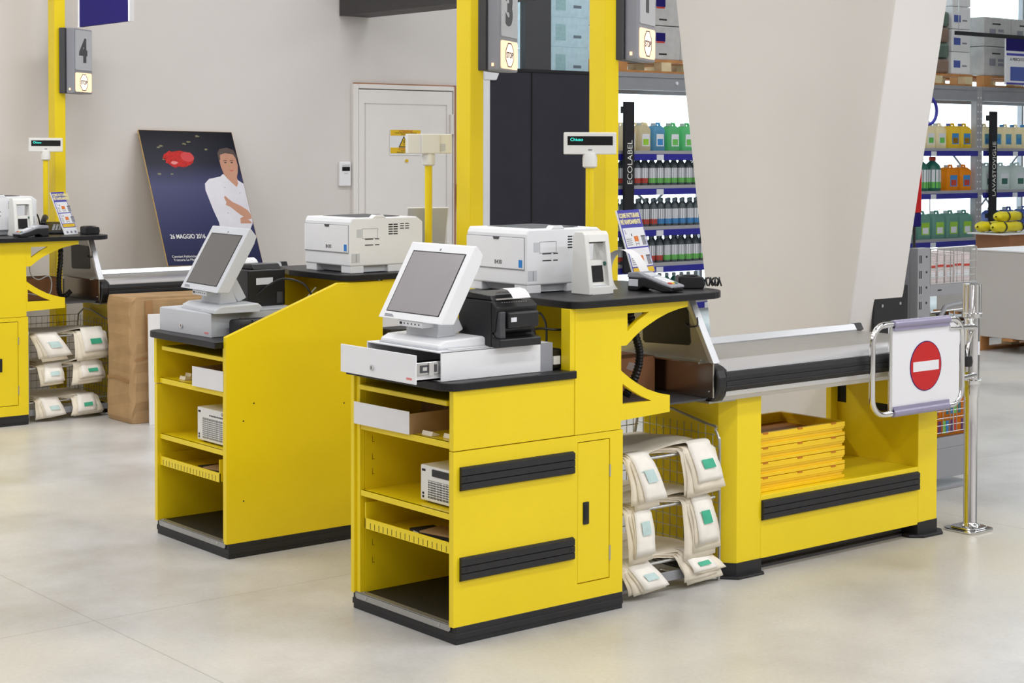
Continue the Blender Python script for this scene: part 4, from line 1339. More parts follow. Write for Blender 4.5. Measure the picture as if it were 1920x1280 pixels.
def card_terminal(label, x, y, rot, paper):
    t = thing('card_terminal', label, 'terminal', (x, y, CT), rot)
    b = MB().prism([(-0.105, 0.004), (-0.105, 0.016), (-0.06, 0.03), (0.02, 0.052), (0.10, 0.058), (0.105, 0.0), (0.06, 0.0), (0.03, 0.016), (-0.04, 0.004), (-0.06, 0.0)], 'x', -0.043, 0.043)
    b.build('body', 'black_rubber', t, bevel=0.006, seg=3)
    b = MB().prism([(-0.108, 0.016), (-0.108, 0.026), (-0.06, 0.040), (0.02, 0.062), (0.05, 0.074), (0.10, 0.070), (0.105, 0.05), (0.02, 0.05), (-0.06, 0.027)], 'x', -0.045, 0.045)
    b.build('shell', 'sign_grey', t, bevel=0.006, seg=3)
    ks = MB()
    cols = ((-0.026, -0.010), (-0.008, 0.008), (0.010, 0.026))

    def kz(yy):
        return 0.026 + (yy + 0.108) * 0.285
    for r_ in range(5):
        yy = -0.088 + r_ * 0.0165
        for c_, (x0, x1) in enumerate(cols):
            ks.m((1 + c_) if r_ == 0 else 0)
            z = kz(yy)
            ks.hexa([(x0, yy, z - 0.004), (x1, yy, z - 0.004), (x1, yy + 0.011, z - 0.001), (x0, yy + 0.011, z - 0.001), (x0, yy, z + 0.003), (x1, yy, z + 0.003), (x1, yy + 0.011, z + 0.006), (x0, yy + 0.011, z + 0.006)])
    ks.build('keypad', ['white_plastic', 'red', 'warn_yellow', 'deep_green'], t)
    MB().hexa([(-0.03, 0.0, 0.054), (0.03, 0.0, 0.054), (0.03, 0.035, 0.064), (-0.03, 0.035, 0.064), (-0.03, 0.0, 0.060), (0.03, 0.0, 0.060), (0.03, 0.035, 0.0695), (-0.03, 0.035, 0.0695)]).build('display', 'grey_plastic', t)
    MB().box(-0.03, 0.03, -0.110, -0.106, 0.013, 0.019).build('card_slot', 'dark_slot', t)
    MB().box(-0.0465, -0.0445, 0.05, 0.095, 0.018, 0.045).build('sticker', 'label_white', t)
    if paper:
        p = [(0.055, 0.072), (0.068, 0.105), (0.098, 0.142), (0.14, 0.158), (0.185, 0.142), (0.21, 0.10), (0.205, 0.055), (0.18, 0.018), (0.155, 0.003)]
        b = MB().grid([[(-0.03 - 0.0035 * i, a * 0.9, c), (0.028 - 0.0035 * i, a * 0.9, c)] for i, (a, c) in enumerate([q for q in smooth_path([(0, a, c) for a, c in p], 3) and [(v.y, v.z) for v in smooth_path([(0, a, c) for a, c in p], 3)]])])
        b.build('receipt', 'paper_white', t, smooth=True)
    return t


card_terminal('grey card terminal with a curling white receipt on the nearest upper counter', 1.083, 0.15, R(10), True)
card_terminal('grey card terminal lying towards the left on the far left counter', 0.86, 5.50, R(-78), False)


def hand_scanner(label, x, y, rot, cord=True):
    t = thing('scanner', label, 'scanner', (x, y, CT), rot)
    b = MB().prism([(-0.05, 0.0), (-0.052, 0.045), (-0.045, 0.052), (0.05, 0.046), (0.056, 0.02), (0.05, 0.0)], 'y', -0.035, 0.035)
    b.build('body', 'black_plastic', t, bevel=0.008, seg=3)
    MB().box(-0.035, 0.03, -0.03, 0.03, 0.05, 0.053).build('top_plate', 'black_matt', t, bevel=0.002)
    if cord:
        pts = []
        for i in range(60):
            a = i * 0.62
            pts.append((0.062 + 0.0011 * i + 0.003 * math.sin(i), 0.012 * math.cos(a), 0.025 + 0.016 * math.sin(a)))
        b = MB().tube([(0.05, 0, 0.03), (0.06, 0.005, 0.03)] + pts, 0.0033, 6)
        b.build('cord', 'black_plastic', t, smooth=True)
    return t


hand_scanner('black scanner block with a coiled cord at the right end of the nearest counter', 1.285, 0.165, R(-32))
hand_scanner('small black scanner block at the right end of the far left counter', 1.30, 5.60, R(10), False)

t = thing('desk_phone', 'black desk phone beside the yellow display pole on the far left counter', 'phone', (1.14, 5.80, CT), R(-30))
MB().prism([(-0.08, 0), (-0.08, 0.02), (0.09, 0.075), (0.10, 0.06), (0.10, 0)], 'x', -0.08, 0.08).build('base', 'black_plastic', t, bevel=0.006)
MB().tube(smooth_path([(-0.055, -0.06, 0.06), (-0.055, -0.03, 0.085), (-0.055, 0.04, 0.105), (-0.055, 0.08, 0.10)]), 0.018, 10).build('handset', 'black_plastic', t, smooth=True)
b = MB()
for r_ in range(4):
    for c_ in range(3):
        b.box(0.0 + 0.02 * c_, 0.014 + 0.02 * c_, -0.06 + 0.025 * r_, -0.045 + 0.025 * r_, 0.026 + 0.0083 * r_, 0.034 + 0.0083 * r_)
b.build('keypad', 'grey_plastic', t)


def leaflet(label, x, y, rot, w=0.20, h=0.285, tilt=17):
    t = thing('leaflet_stand', label, 'sign', (x, y, CT), (R(-tilt), 0, rot))
    MB().box(-w / 2, w / 2, 0, 0.006, 0.0, h).build('board', 'sign_white', t)
    MB().box(-w / 2 + 0.004, w / 2 - 0.002, -0.0006, 0, h * 0.16, h).build('blue_field', 'leaflet_blue', t)
    for i, (v0, v1) in enumerate(((0.515, 0.765), (0.26, 0.495))):
        p = MB().box(-w / 2 + 0.010, w / 2 - 0.008, -0.0012, -0.0006, h * v0, h * v1).build('step_panel', 'sign_white', t)
        text('number', '%d.' % (i + 1), 0.024, 'leaflet_blue', p, (-w / 2 + 0.018, -0.0014, h * v1 - 0.024), FACE_MY)
        b = MB().m(0).box(-0.012, 0.024, -0.0018, -0.0012, h * v0 + 0.022, h * v0 + 0.044)
        b.m(1).box(-0.008, 0.022, -0.0018, -0.0012, h * v0 + 0.010, h * v0 + 0.013).box(-0.008, -0.006, -0.0018, -0.0012, h * v0 + 0.004, h * v0 + 0.024).box(0.019, 0.021, -0.0018, -0.0012, h * v0 + 0.004, h * v0 + 0.024)
        b.m(1).box(0.052, 0.085, -0.0018, -0.0012, h * v0 + 0.005, h * v0 + 0.04).m(2).box(0.05, 0.087, -0.0018, -0.0012, h * v0 + 0.04, h * v0 + 0.044).box(-0.03, -0.024, -0.0018, -0.0012, h * v0 + 0.045, h * v0 + 0.055)
        b.build('picture', ['orange_print', 'grey_ink', 'ink'], p)
        b = MB()
        for k in range(4):
            b.box(-w / 2 + 0.018, -0.035, -0.0018, -0.0012, h * v0 + 0.008 + 0.008 * k, h * v0 + 0.011 + 0.008 * k)
        b.build('small_print', 'grey_ink', p)
    b = MB().box(-w / 2 + 0.010, w / 2 - 0.008, -0.0012, -0.0006, h * 0.175, h * 0.245)
    b.build('yellow_panel', 'warn_yellow', t)
    b = MB()
    for k in range(3):
        b.box(-0.05 + 0.045 * k, -0.03 + 0.045 * k, -0.0008, 0, h * 0.03, h * 0.08)
    b.build('foot_marks', 'grey_ink', t)
    text('lettering', 'COME FATTURARE', 0.0255, 'cream_ink', t, (-w / 2 + 0.008, -0.001, h * 0.9), FACE_MY, 'LEFT', 0.0004, 0.82, 0.0012)
    text('lettering', 'PI\u00d9 RAPIDAMENTE', 0.0255, 'cream_ink', t, (-w / 2 + 0.008, -0.001, h * 0.815), FACE_MY, 'LEFT', 0.0004, 0.82, 0.0012)
    MB().hexa([(-0.02, 0.006, 0.0), (0.02, 0.006, 0.0), (0.02, 0.07, 0.022), (-0.02, 0.07, 0.022), (-0.02, 0.006, 0.004), (0.02, 0.006, 0.004), (0.02, 0.072, 0.026), (-0.02, 0.072, 0.026)]).build('foot', 'sign_white', t)
    return t


leaflet('tilted blue and white instruction leaflet behind the nearest card terminal', 1.235, 0.35, R(20), 0.20, 0.318)
leaflet('tilted blue and white instruction leaflet on the far left counter', 1.205, 5.66, R(32), 0.15, 0.29, 22)
t = thing('leaflet_stand', 'grey back of a leaning leaflet board behind the middle white printer', 'sign', (1.245, 1.90, CT), (R(-17), 0, R(160)))
MB().box(-0.1, 0.1, 0, 0.006, 0, 0.29).build('board', 'sign_white', t)
MB().box(-0.096, 0.096, 0.0055, 0.0066, 0.002, 0.286).build('back_face', 'sign_face', t)

# black corrugated hose hanging behind the nearest bracket, and at the far left
def hose(label, pts):
    path = smooth_path(pts, 10)
    rad = [0.0175 if i % 2 == 0 else 0.0135 for i in range(len(path))]
    o = MB().tube(path, rad, 12).build('hose', 'black_plastic', smooth=False)
    tag(o, label, 'hose')


hose('black corrugated hose curving behind the nearest yellow bracket', [(0.93, 0.14, 1.125), (0.945, 0.14, 1.06), (0.97, 0.14, 0.99), (0.99, 0.14, 0.93), (0.985, 0.14, 0.87), (0.955, 0.14, 0.81), (0.92, 0.14, 0.765)])
hose('black corrugated hose hanging behind the far left bracket', [(1.10, 5.60, 1.12), (1.10, 5.60, 1.0), (1.09, 5.60, 0.90), (1.08, 5.58, 0.81), (1.10, 5.57, 0.765), (1.15, 5.56, 0.80)])
t = thing('brown_carton', 'brown carton with torn tape behind the nearest yellow bracket', 'box', (0.84, 0.28, 0.738))
MB().box(0, 0.37, 0, 0.22, 0, 0.145).build('box_body', 'cardboard_dark', t, bevel=0.004)
MB().box(0.10, 0.17, -0.001, 0, 0.02, 0.075).build('label', 'paper_white', t)
MB().poly([(0.21, -0.002, 0.105), (0.235, -0.006, 0.095), (0.27, -0.002, 0.112), (0.255, -0.006, 0.124), (0.225, -0.003, 0.13)]).build('torn_tape', 'film', t)
t = thing('brown_carton', 'brown carton seen behind the stand of the nearest monitor', 'box', (0.90, 1.80, 0.738))
MB().box(0, 0.3, 0, 0.25, 0, 0.10).build('box_body', 'cardboard_dark', t, bevel=0.004)
MB().box(0.10, 0.25, 0.02, 0.14, 0.10, 0.135).build('adapter', 'dark_metal', t, bevel=0.006)
t = thing('brown_carton', 'dark brown carton behind the far left yellow bracket', 'box', (0.88, 5.72, 0.738))
MB().box(0, 0.28, 0, 0.22, 0, 0.14).build('box_body', 'cardboard_dark', t, bevel=0.004)
o = MB().tube(smooth_path([(0.86, 5.6, 1.1), (0.90, 5.62, 1.0), (0.90, 5.6, 0.92), (0.95, 5.6, 0.88), (1.02, 5.6, 0.9), (1.04, 5.6, 0.84), (1.0, 5.58, 0.78), (0.86, 5.58, 0.80)]), 0.004, 6).build('cable', 'grey_plastic', smooth=True)
tag(o, 'thin grey cable loop behind the far left bracket', 'cable')
o = MB().tube(smooth_path([(0.815, 0.2, 0.96), (0.845, 0.2, 0.93), (0.85, 0.2, 0.88), (0.83, 0.2, 0.86)]), 0.006, 6).build('cable', 'grey_plastic', smooth=True)
tag(o, 'thin grey cable loop beside the nearest yellow column panel', 'cable')

# ---------------------------------------------------------------- things on the inner shelves
def open_box(label, x, y, z, d, w, h):
    t = thing('paper_box', label, 'box', (x, y, z), R(1.5))
    MB().box(0, 0.003, 0, w, 0, h).build('front', 'paper_white', t)
    b = MB().box(0.003, d, 0, 0.003, 0, h * 0.9).box(0.003, d, w - 0.003, w, 0, h * 0.95).box(d - 0.003, d, 0, w, 0, h).box(0.003, d, 0.003, w - 0.003, 0, 0.003)
    b.build('inner_sheet', 'cardboard', t)
    return t


open_box('open white paper box on the upper shelf of the nearest desk', -0.014, 0.258, 0.695, 0.30, 0.335, 0.081)
open_box('open white paper box on the upper shelf of the middle desk', 0.006, 1.607, 0.695, 0.28, 0.252, 0.084)
for k, (x, y, sx, sy, org) in enumerate(((0.02, 0.17, 0.035, 0.06, 'nearest'), (0.04, 0.04, 0.03, 0.09, 'nearest'), (0.05, 2.02, 0.04, 0.05, 'middle'), (0.12, 2.10, 0.04, 0.05, 'middle'))):
    o = MB().hexa([(x, y, 0.696), (x + sx, y, 0.696), (x + sx, y + sy, 0.696), (x, y + sy, 0.696), (x + 0.006, y, 0.712), (x + sx, y, 0.701), (x + sx, y + sy, 0.701), (x + 0.006, y + sy, 0.712)]).build('paper_slip', 'paper_cream', bevel=0.001)
    tag(o, ('small white slip beside the open box in the nearest desk', 'white slip at the right of the upper shelf in the nearest desk', 'small pale slip left of the box in the middle desk', 'pale slip at the far left of the upper shelf in the middle desk')[k], 'paper')


def pc(label, x, y, z, w, h, name_txt):
    t = thing('desktop_computer', label, 'computer', (x, y, z))
    MB().box(0, 0.32, 0, w, 0.008, h).build('case', 'offwhite_plastic', t, bevel=0.004)
    MB().box(0.02, 0.05, 0.02, w - 0.02, 0, 0.008).box(0.25, 0.28, 0.02, w - 0.02, 0, 0.008).build('feet', 'black_rubber', t)
    b = MB()
    zt = h * 0.62 if not name_txt else h * 0.72
    n = 22
    for k in range(n):
        yy = 0.012 + (w - 0.055) * k / n
        b.box(-0.001, 0.001, yy, yy + 0.0045, 0.02, zt)
    b.build('grille', 'dark_slot', t)
    b = MB()
    for k in range(9):
        b.box(-0.0014, 0, 0.01, w - 0.045, 0.028 + 0.0085 * k, 0.0305 + 0.0085 * k)
    b.build('grille_bars', 'offwhite_plastic', t)
    b = MB().box(-0.001, 0.001, w - 0.022, w - 0.012, 0.018, 0.026).box(-0.001, 0.001, w - 0.022, w - 0.012, 0.030, 0.038).box(-0.001, 0.001, w - 0.03, w - 0.01, h - 0.022, h - 0.014)
    b.build('ports', 'dark_slot', t)
    if name_txt:
        text('lettering', 'CASSA 3', 0.017, 'ink', t, (-0.0012, 0.098, h - 0.018), FACE_MX)
        b = MB()
        for k in range(14):
            b.box(-0.001, 0.001, 0.02 + 0.013 * k, 0.028 + 0.013 * k, h * 0.79, h * 0.83)
        b.build('vent_slots', 'dark_slot', t)
    else:
        MB().box(-0.003, 0.002, 0.03, w - 0.07, h * 0.74, h * 0.93).build('drive_bay', 'black_plastic', t, bevel=0.003)
    return t


pc('white desktop computer with a grille on the middle shelf of the nearest desk', 0.05, 0.03, 0.447, 0.246, 0.135, False)
pc('beige desktop computer marked CASSA 3 on the middle shelf of the middle desk', 0.05, 1.604, 0.447, 0.303, 0.15, True)
for y0, who in ((0.0, 'nearest'), (1.575, 'middle')):
    t = thing('small_carton', 'small brown and black carton in the pull-out tray of the %s desk' % who, 'box', (0.08, y0 + 0.11, 0.313), R(12))
    MB().box(0, 0.12, 0, 0.17, 0, 0.03).build('box_body', 'cardboard', t, bevel=0.002)
    MB().box(-0.0006, 0.001, 0.0, 0.17, 0.004, 0.024).build('printed_band', 'black_matt', t)
    t = thing('ribbon_pack', 'flat black pack in the pull-out tray of the %s desk' % who, 'pack', (0.07, y0 + 0.30, 0.313), R(-8))
    MB().box(0, 0.10, 0, 0.09, 0, 0.016).build('pack_body', 'black_matt', t, bevel=0.002)
    MB().box(-0.0006, 0.001, 0.02, 0.06, 0.003, 0.012).build('label', 'label_white', t)
o = MB().hexa([(0.10, 0.045, 0.346), (0.30, 0.035, 0.346), (0.30, 0.12, 0.346), (0.10, 0.10, 0.346), (0.10, 0.045, 0.349), (0.30, 0.035, 0.365), (0.30, 0.12, 0.352), (0.10, 0.10, 0.348)]).build('paper_sheet', 'paper_cream')
tag(o, 'folded white paper over the small carton in the nearest pull-out tray', 'paper')

# ================================================================ wire racks of carrier bags
def bag_rack(label, x1=1.354):
    t = thing('bag_rack', label, 'rack', (0, 0, 0))
    x0 = 0.802
    for x in (x0, x1):
        pth = [(x, 0.075, 0.006), (x, 0.062, 0.03), (x, 0.062, 0.52), (x, 0.066, 0.56), (x, 0.085, 0.595), (x, 0.12, 0.613), (x, 0.53, 0.613), (x, 0.53, 0.006)]
        MB().tube(smooth_path(pth[:1] + pth[1:], 4), 0.006, 8).build('side_frame', 'wire', t, smooth=True)
        b = MB()
        for k in range(11):
            y = 0.10 + 0.04 * k
            b.tube([(x, y, 0.085), (x, y, 0.608 if k else 0.58)], 0.0019, 5)
        for k in range(12):
            z = 0.085 + 0.0445 * k
            b.tube([(x, 0.062 if z < 0.56 else 0.09, z), (x, 0.53, z)], 0.0019, 5)
        b.build('wire_mesh', 'wire', t)
    b = MB()
    for k in range(14):
        xx = x0 + 0.03 + 0.038 * k
        b.tube([(xx, 0.53, 0.1), (xx, 0.53, 0.61)], 0.0019, 5)
    for k in range(12):
        b.tube([(x0, 0.53, 0.1 + 0.0465 * k), (x1, 0.53, 0.1 + 0.0465 * k)], 0.0019, 5)
    b.build('rear_mesh', 'wire', t)
    for z in (0.525, 0.332, 0.118):
        b = MB().tube([(x0 - 0.002, 0.075, z), (x1 - 0.015, 0.075, z)], 0.0065, 8).tube([(x0, 0.52, z), (x1, 0.52, z)], 0.004, 8)
        for k in range(16):
            xx = x0 + 0.02 + 0.034 * k
            b.tube([(xx, 0.075, z), (xx, 0.52, z)], 0.0025, 5)
        b.build('shelf', 'wire', t, smooth=True)
    MB().box(x0, x1 - 0.004, 0.062, 0.068, 0.04, 0.078).build('bottom_rail', 'grey_metal', t, bevel=0.002)
    MB().tube([(x1 - 0.09, 0.30, 0.008), (x1 - 0.05, 0.09, 0.008), (x1 - 0.008, 0.07, 0.008), (x1 - 0.008, 0.064, 0.05)], 0.006, 8).build('foot_rod', 'wire', t, smooth=True)
    return t


def carrier_bag(label, group, z, k, left, right, body=True):
    """a flat carrier bag lying on a shelf with its two handles hanging over the front
    left / right = (x0, x1, drop, slant)"""
    t = thing('carrier_bag', label, 'bag', (0.80, 0.065, z + 0.0085 + 0.0045 * k), 0, group)
    rnd = random.Random(k * 17 + int(z * 100) + len(label))
    lift = 0.0
    n = 16
    x0, x1 = left[0] - 0.80, right[1] - 0.80
    rows = []
    for j in range(7):
        v = j / 6
        r_ = []
        for i in range(n + 1):
            u = i / n
            x = x0 + (x1 - x0) * u
            lx0, lx1, rx0, rx1 = left[0] - 0.8, left[1] - 0.8, right[0] - 0.8, right[1] - 0.8
            if x <= lx1 or x >= rx0:
                yf = -0.004
                dip = 0
            else:
                q = (x - lx1) / max(rx0 - lx1, 1e-3)
                yf = -0.004 + 0.05 * math.sin(math.pi * q)
                dip = -0.006 * math.sin(math.pi * q) if k == 3 else 0
            y = yf + (0.40 - yf) * v
            hump = 0.012 * math.sin(math.pi * min(1, v * 1.3)) * (0.6 + 0.4 * math.sin(u * 5 + k)) + 0.022 * (k == 3) * math.exp(-((u - 0.72) / 0.22) ** 2) * (1 - v) * (1 if z > 0.3 else 0.3)
            r_.append((x, y, hump * (0.4 + 0.2 * k) + dip * (1 - v)))
        rows.append(r_)
    b = MB().grid(rows)
    o = b.build('bag_body', 'paper_cream', t, smooth=True)
    sd = o.modifiers.new('thick', 'SOLIDIFY')
    sd.thickness = 0.0014
    for side, (hx0, hx1, drop, slant) in (('left', left), ('right', right)):
        hx0 -= 0.8
        hx1 -= 0.8
        path = [(0.05, 0.004), (0.02, 0.008), (0.004, 0.007), (-0.008, 0.001), (-0.0145, -0.012), (-0.017 - 0.0035 * k, -0.03)]
        m = 6
        for i in range(1, m + 1):
            q = i / m
            path.append((-0.017 - 0.0035 * k - 0.012 * math.sin(q * 2.4) - 0.004 * q * k, -0.03 - (drop - 0.03) * q))
        rows = []
        for i, (y, zz) in enumerate(path):
            q = max(0, -zz) / drop
            sh = slant * q
            wv = 0.003 * math.sin(i * 1.3 + k)
            hz = 0.022 * (k == 3) * math.exp(-(((hx0 + hx1) / 2 - x0) / (x1 - x0) - 0.72) ** 2 / 0.048) * (1 if z > 0.3 else 0.3) * max(0, 1 - q * 6)
            rows.append([(hx0 + sh + (hx1 - hx0) * f - (0.006 * q if f < 0.5 else -0.006 * q), y + wv * math.sin(f * 6 + k), zz + hz + 0.010 * q * (f - 0.5)) for f in (0, 0.25, 0.5, 0.75, 1)])
        b = MB().grid(rows)
        h = b.build('handle', 'bag_white' if k == 3 else 'paper_cream', t, smooth=True)
        sd = h.modifiers.new('thick', 'SOLIDIFY')
        sd.thickness = 0.0016
        if k >= 2:
            f0, f1 = 0.32, 0.8
            pm = 'print_green' if side == 'right' else 'print_pale'

            def pt(f, i):
                a, b_ = rows[i][0], rows[i][-1]
                return (a[0] + (b_[0] - a[0]) * f, rows[i][2][1] - 0.0045, a[2] + (b_[2] - a[2]) * f)
            i0, i1 = 6, 8
            MB().grid([[pt(f, i) for f in (f0, (f0 + f1) / 2, f1)] for i in (i0, i0 + 1, i1)]).build('print', pm, h)
    return t


def fill_rack(who, near):
    spec = {'front': ((0.525, 'top', (0.868, 0.965, 0.17, 0.035), (1.165, 1.29, 0.145, 0.03)), (0.332, 'middle', (0.875, 0.965, 0.175, 0.01), (1.18, 1.275, 0.185, 0.02)), (0.118, 'bottom', (0.85, 0.955, 0.098, 0.05), (1.145, 1.265, 0.085, 0.05))),
            'far left': ((0.525, 'top', (0.85, 0.99, 0.14, 0.06), (1.14, 1.29, 0.14, 0.02)), (0.332, 'middle', (0.90, 1.02, 0.10, 0.01), (1.14, 1.27, 0.10, 0.0)), (0.118, 'bottom', (0.88, 0.99, 0.108, 0.01), (1.12, 1.24, 0.108, 0.01)))}[who]
    for z, nm, l, r_ in spec:
        rnd = random.Random(int(z * 1000))
        for k in range(4):
            j = lambda a: rnd.uniform(-a, a)
            off = (k - 3) * 0.014
            L_ = (l[0] + off + j(0.006), l[1] + off + j(0.006) + 0.006 * (3 - k), min(l[2] * (1 + 0.04 * (3 - k)) + j(0.014), z - 0.012), l[3] + j(0.03))
            Rr = (r_[0] + off + j(0.006), r_[1] - off * 0.7 + j(0.006), min(r_[2] * (1 + 0.06 * (3 - k)) + j(0.014), z - 0.012), r_[3] + j(0.03))
            if k == 3:
                lab = 'uppermost carrier bag on the %s shelf of the %s wire rack' % (nm, who)
                grp = None
            else:
                lab = 'cream bag beneath the uppermost on the %s shelf of the %s rack' % (nm, who)
                grp = 'bags beneath on the %s shelf, %s rack' % (nm, who)
            carrier_bag(lab, grp, z, k, L_, Rr)


lane(FG)
bag_rack('wire rack of carrier bags beside the nearest till desk')
fill_rack('front', True)
t = thing('paper_bag', 'tan paper bag with dark print standing at the rear of the top front rack shelf', 'bag', (0.815, 0.40, 0.532), (R(-14), 0, 0))
MB().prism([(0.0, 0.0), (0.24, 0.0), (0.22, 0.09), (0.13, 0.145), (0.0, 0.155)], 'y', 0, 0.02).build('bag_body', 'bag_inside', t, bevel=0.004)
b = MB()
for k in range(3):
    b.box(0.03, 0.12 + 0.02 * k, -0.001, 0.001, 0.04 + 0.03 * k, 0.048 + 0.03 * k)
b.build('print', 'pack_olive', t)
lane(FAR)
bag_rack('wire rack of carrier bags beside the far left till desk')
fill_rack('far left', False)
lane(FG)

# ---------------------------------------------------------------- stack of folded yellow crates under the conveyor
for k in range(4):
    z0 = 0.313 + 0.0605 * k
    lab = ('lowest', 'second lowest', 'third', 'topmost')[k] + ' folded yellow crate in the stack under the conveyor'
    t = thing('folding_crate', lab, 'crate', (1.595, 0.085, z0))
    w, d, h = 0.552, 0.37, 0.0595
    b = MB()
    for (za, zb, o) in ((0.0, 0.014, 0.0), (0.014, 0.028, 0.008), (0.028, 0.036, 0.003), (0.036, 0.058, 0.0)):
        b.ring(rrect(o, w - o, o, d - o, 0.012, 3), rrect(0.02, w - 0.02, 0.02, d - 0.02, 0.006, 3), 'z', za, zb)
    b.build('rim', 'crate_yellow', t, bevel=0.0015)
    MB().box(0.02, w - 0.02, 0.02, d - 0.02, 0.004, 0.016 if k == 3 else 0.05).build('floor_panel', 'crate_inside', t)
    b = MB()
    for q in range(3):
        xx = 0.035 + 0.21 * q
        b.box(xx, xx + 0.03, -0.0015, 0.004, 0.053, 0.060)
    b.build('latches', 'crate_inside', t)

# ---------------------------------------------------------------- chrome gate with the no entry sign
g = thing('turnstile_gate', 'chrome swing gate on a floor post carrying a red no entry sign', 'gate', (2.905, 0.0, 0))
gx, gy = -2.905, -0.055
b = MB().prism(rrect(-0.10, 0.075, -0.085, 0.085, 0.03), 'z', 0, 0.012).prism(rrect(-0.08, 0.055, -0.065, 0.065, 0.03), 'z', 0.012, 0.02)
b.build('base_plate', 'chrome', g, bevel=0.005)
MB().lathe([(0.048, 0.018), (0.034, 0.03), (0.0305, 0.036), (0.0305, 0.60)], n=28).build('post', 'chrome', g, smooth=True)
b = MB().lathe([(0.035, 0.60), (0.035, 1.098), (0.030, 1.104)], n=28)
b.build('sleeve', 'chrome', g, smooth=True)
b = MB()
for k in range(6):
    a = R(60 * k + 15)
    b.cyl((0.026 * math.cos(a), 0.026 * math.sin(a), 0.97), (0.026 * math.cos(a), 0.026 * math.sin(a), 1.106), 0.015, 14)
b.build('top_cluster', 'chrome', g, smooth=True)
for z in (0.655, 0.955):
    MB().lathe([(0.040, z), (0.045, z + 0.004), (0.045, z + 0.020), (0.040, z + 0.024)], n=28).build('collar', 'chrome', g, smooth=True)
MB().grid([[(0.0356 * math.cos(R(a)), 0.0356 * math.sin(R(a)), z) for a in (262, 272, 282, 292, 302)] for z in (0.79, 0.85)]).build('sticker', 'label_white', g)
b = MB().tube([(0.0, -0.02, 0.915), (gx + 2.77, gy, 0.925), (gx + 2.66, gy, 0.93)], 0.013, 12).tube([(0, -0.02, 0.70), (gx + 2.762, gy, 0.70)], 0.013, 12)
b.tube(smooth_path([(-0.01, -0.02, 0.91), (-0.05, -0.025, 0.86), (-0.075, -0.028, 0.80), (-0.08, -0.03, 0.72)]), 0.007, 8)
b.build('arm', 'chrome', g, smooth=True)
MB().lathe([(0.03, 0.0), (0.034, 0.02), (0.03, 0.045)], cx=-0.075, cy=-0.02, cz=0.745, n=16).build('spring_cap', 'black_plastic', g, smooth=True)
fx0, fx1, fz0, fz1 = 2.143, 2.757, 0.590, 0.968
loop = [(gx + x, gy, z) for x, z in rrect(fx0, fx1, fz0, fz1, 0.075, 7)]
MB().tube(loop, 0.0135, 12, True).build('frame', 'chrome', g, smooth=True)
MB().tube([(gx + 2.262, gy, fz0), (gx + 2.262, gy, fz1)], 0.009, 10).build('inner_bar', 'chrome', g, smooth=True)
MB().prism([(gx + 2.268, 0.60), (gx + 2.69, 0.60), (gx + 2.72, 0.615), (gx + 2.735, 0.64), (gx + 2.735, 0.91), (gx + 2.72, 0.938), (gx + 2.69, 0.952), (gx + 2.268, 0.952)], 'y', gy - 0.004, gy + 0.004).build('sign_panel', 'sign_white', g)
for z in (fz0, fz1):
    MB().tube([(gx + 2.275, gy - 0.002, z), (gx + 2.655, gy - 0.002, z)], 0.018, 14).build('clip_profile', 'clear_purple', g, smooth=True)
    zz = z + (0.028 if z < 0.7 else -0.028)
    MB().box(gx + 2.275, gx + 2.655, gy - 0.012, gy - 0.006, min(z, zz), max(z, zz)).build('clip_lip', 'clear_purple', g)
s = MB().prism(circ(gx + 2.496, 0.776, 0.1055, 48), 'y', gy - 0.0062, gy - 0.004).build('no_entry_disc', 'red', g)
MB().ring(circ(gx + 2.496, 0.776, 0.1075, 48), circ(gx + 2.496, 0.776, 0.1045, 48), 'y', gy - 0.0064, gy - 0.004).build('disc_outline', 'navy', s)
MB().box(gx + 2.408, gx + 2.584, gy - 0.0075, gy - 0.006, 0.755, 0.797).build('no_entry_bar', 'sign_white', s)

# dark end plate beside the pillar
t = thing('end_plate', 'dark grey plate with two screws at the far end of the conveyor', 'plate', (2.83, 0.585, 0.0))
MB().box(0.115, 0.37, 0, 0.015, 0.80, 1.052).build('plate', 'black_rubber', t, bevel=0.003)
MB().cyl((0.175, -0.003, 0.96), (0.175, 0.001, 0.96), 0.008, 10).cyl((0.31, -0.003, 0.965), (0.31, 0.001, 0.965), 0.008, 10).build('screw', 'screw', t)
MB().box(0.13, 0.16, 0.004, 0.034, 0, 0.81).box(0.33, 0.36, 0.004, 0.034, 0, 0.81).build('leg', 'dark_metal', t)

# ---------------------------------------------------------------- grey shop shelving by the gate
t = thing('gondola_shelf', 'grey shop shelving with wire baskets behind the chrome gate post', 'shelving', (3.33, 0.627, 0))
gw, gd = 0.49, 0.45
MB().box(0.0, 0.10, 0, 0.05, 0, 1.222).box(0, 0.02, 0.05, gd, 0, 1.222).build('upright', 'grey_metal', t, bevel=0.003)
for k in range(14):
    z = 0.16 + 0.076 * k
    for dx in (0.012, 0.024):
        MB().box(dx, dx + 0.006, -0.001, 0.002, z, z + 0.038).build('slot', 'dark_slot', t)
    MB().cyl((0.068, -0.001, z + 0.03), (0.068, 0.001, z + 0.03), 0.006, 8).build('hole', 'dark_slot', t)
MB().box(0.02, gw, 0.0, gd, 0.0, 0.015).box(0.10, gw, 0.0, 0.02, 0.06, 0.21).box(0.10, gw, 0.0, 0.03, 0.21, 0.265).box(0.02, gw, 0.02, gd, 0.255, 0.265).build('base', 'grey_metal', t, bevel=0.003)
MB().box(0.02, gw, gd - 0.02, gd, 0.0, 1.2).build('back_panel', 'grey_metal', t)
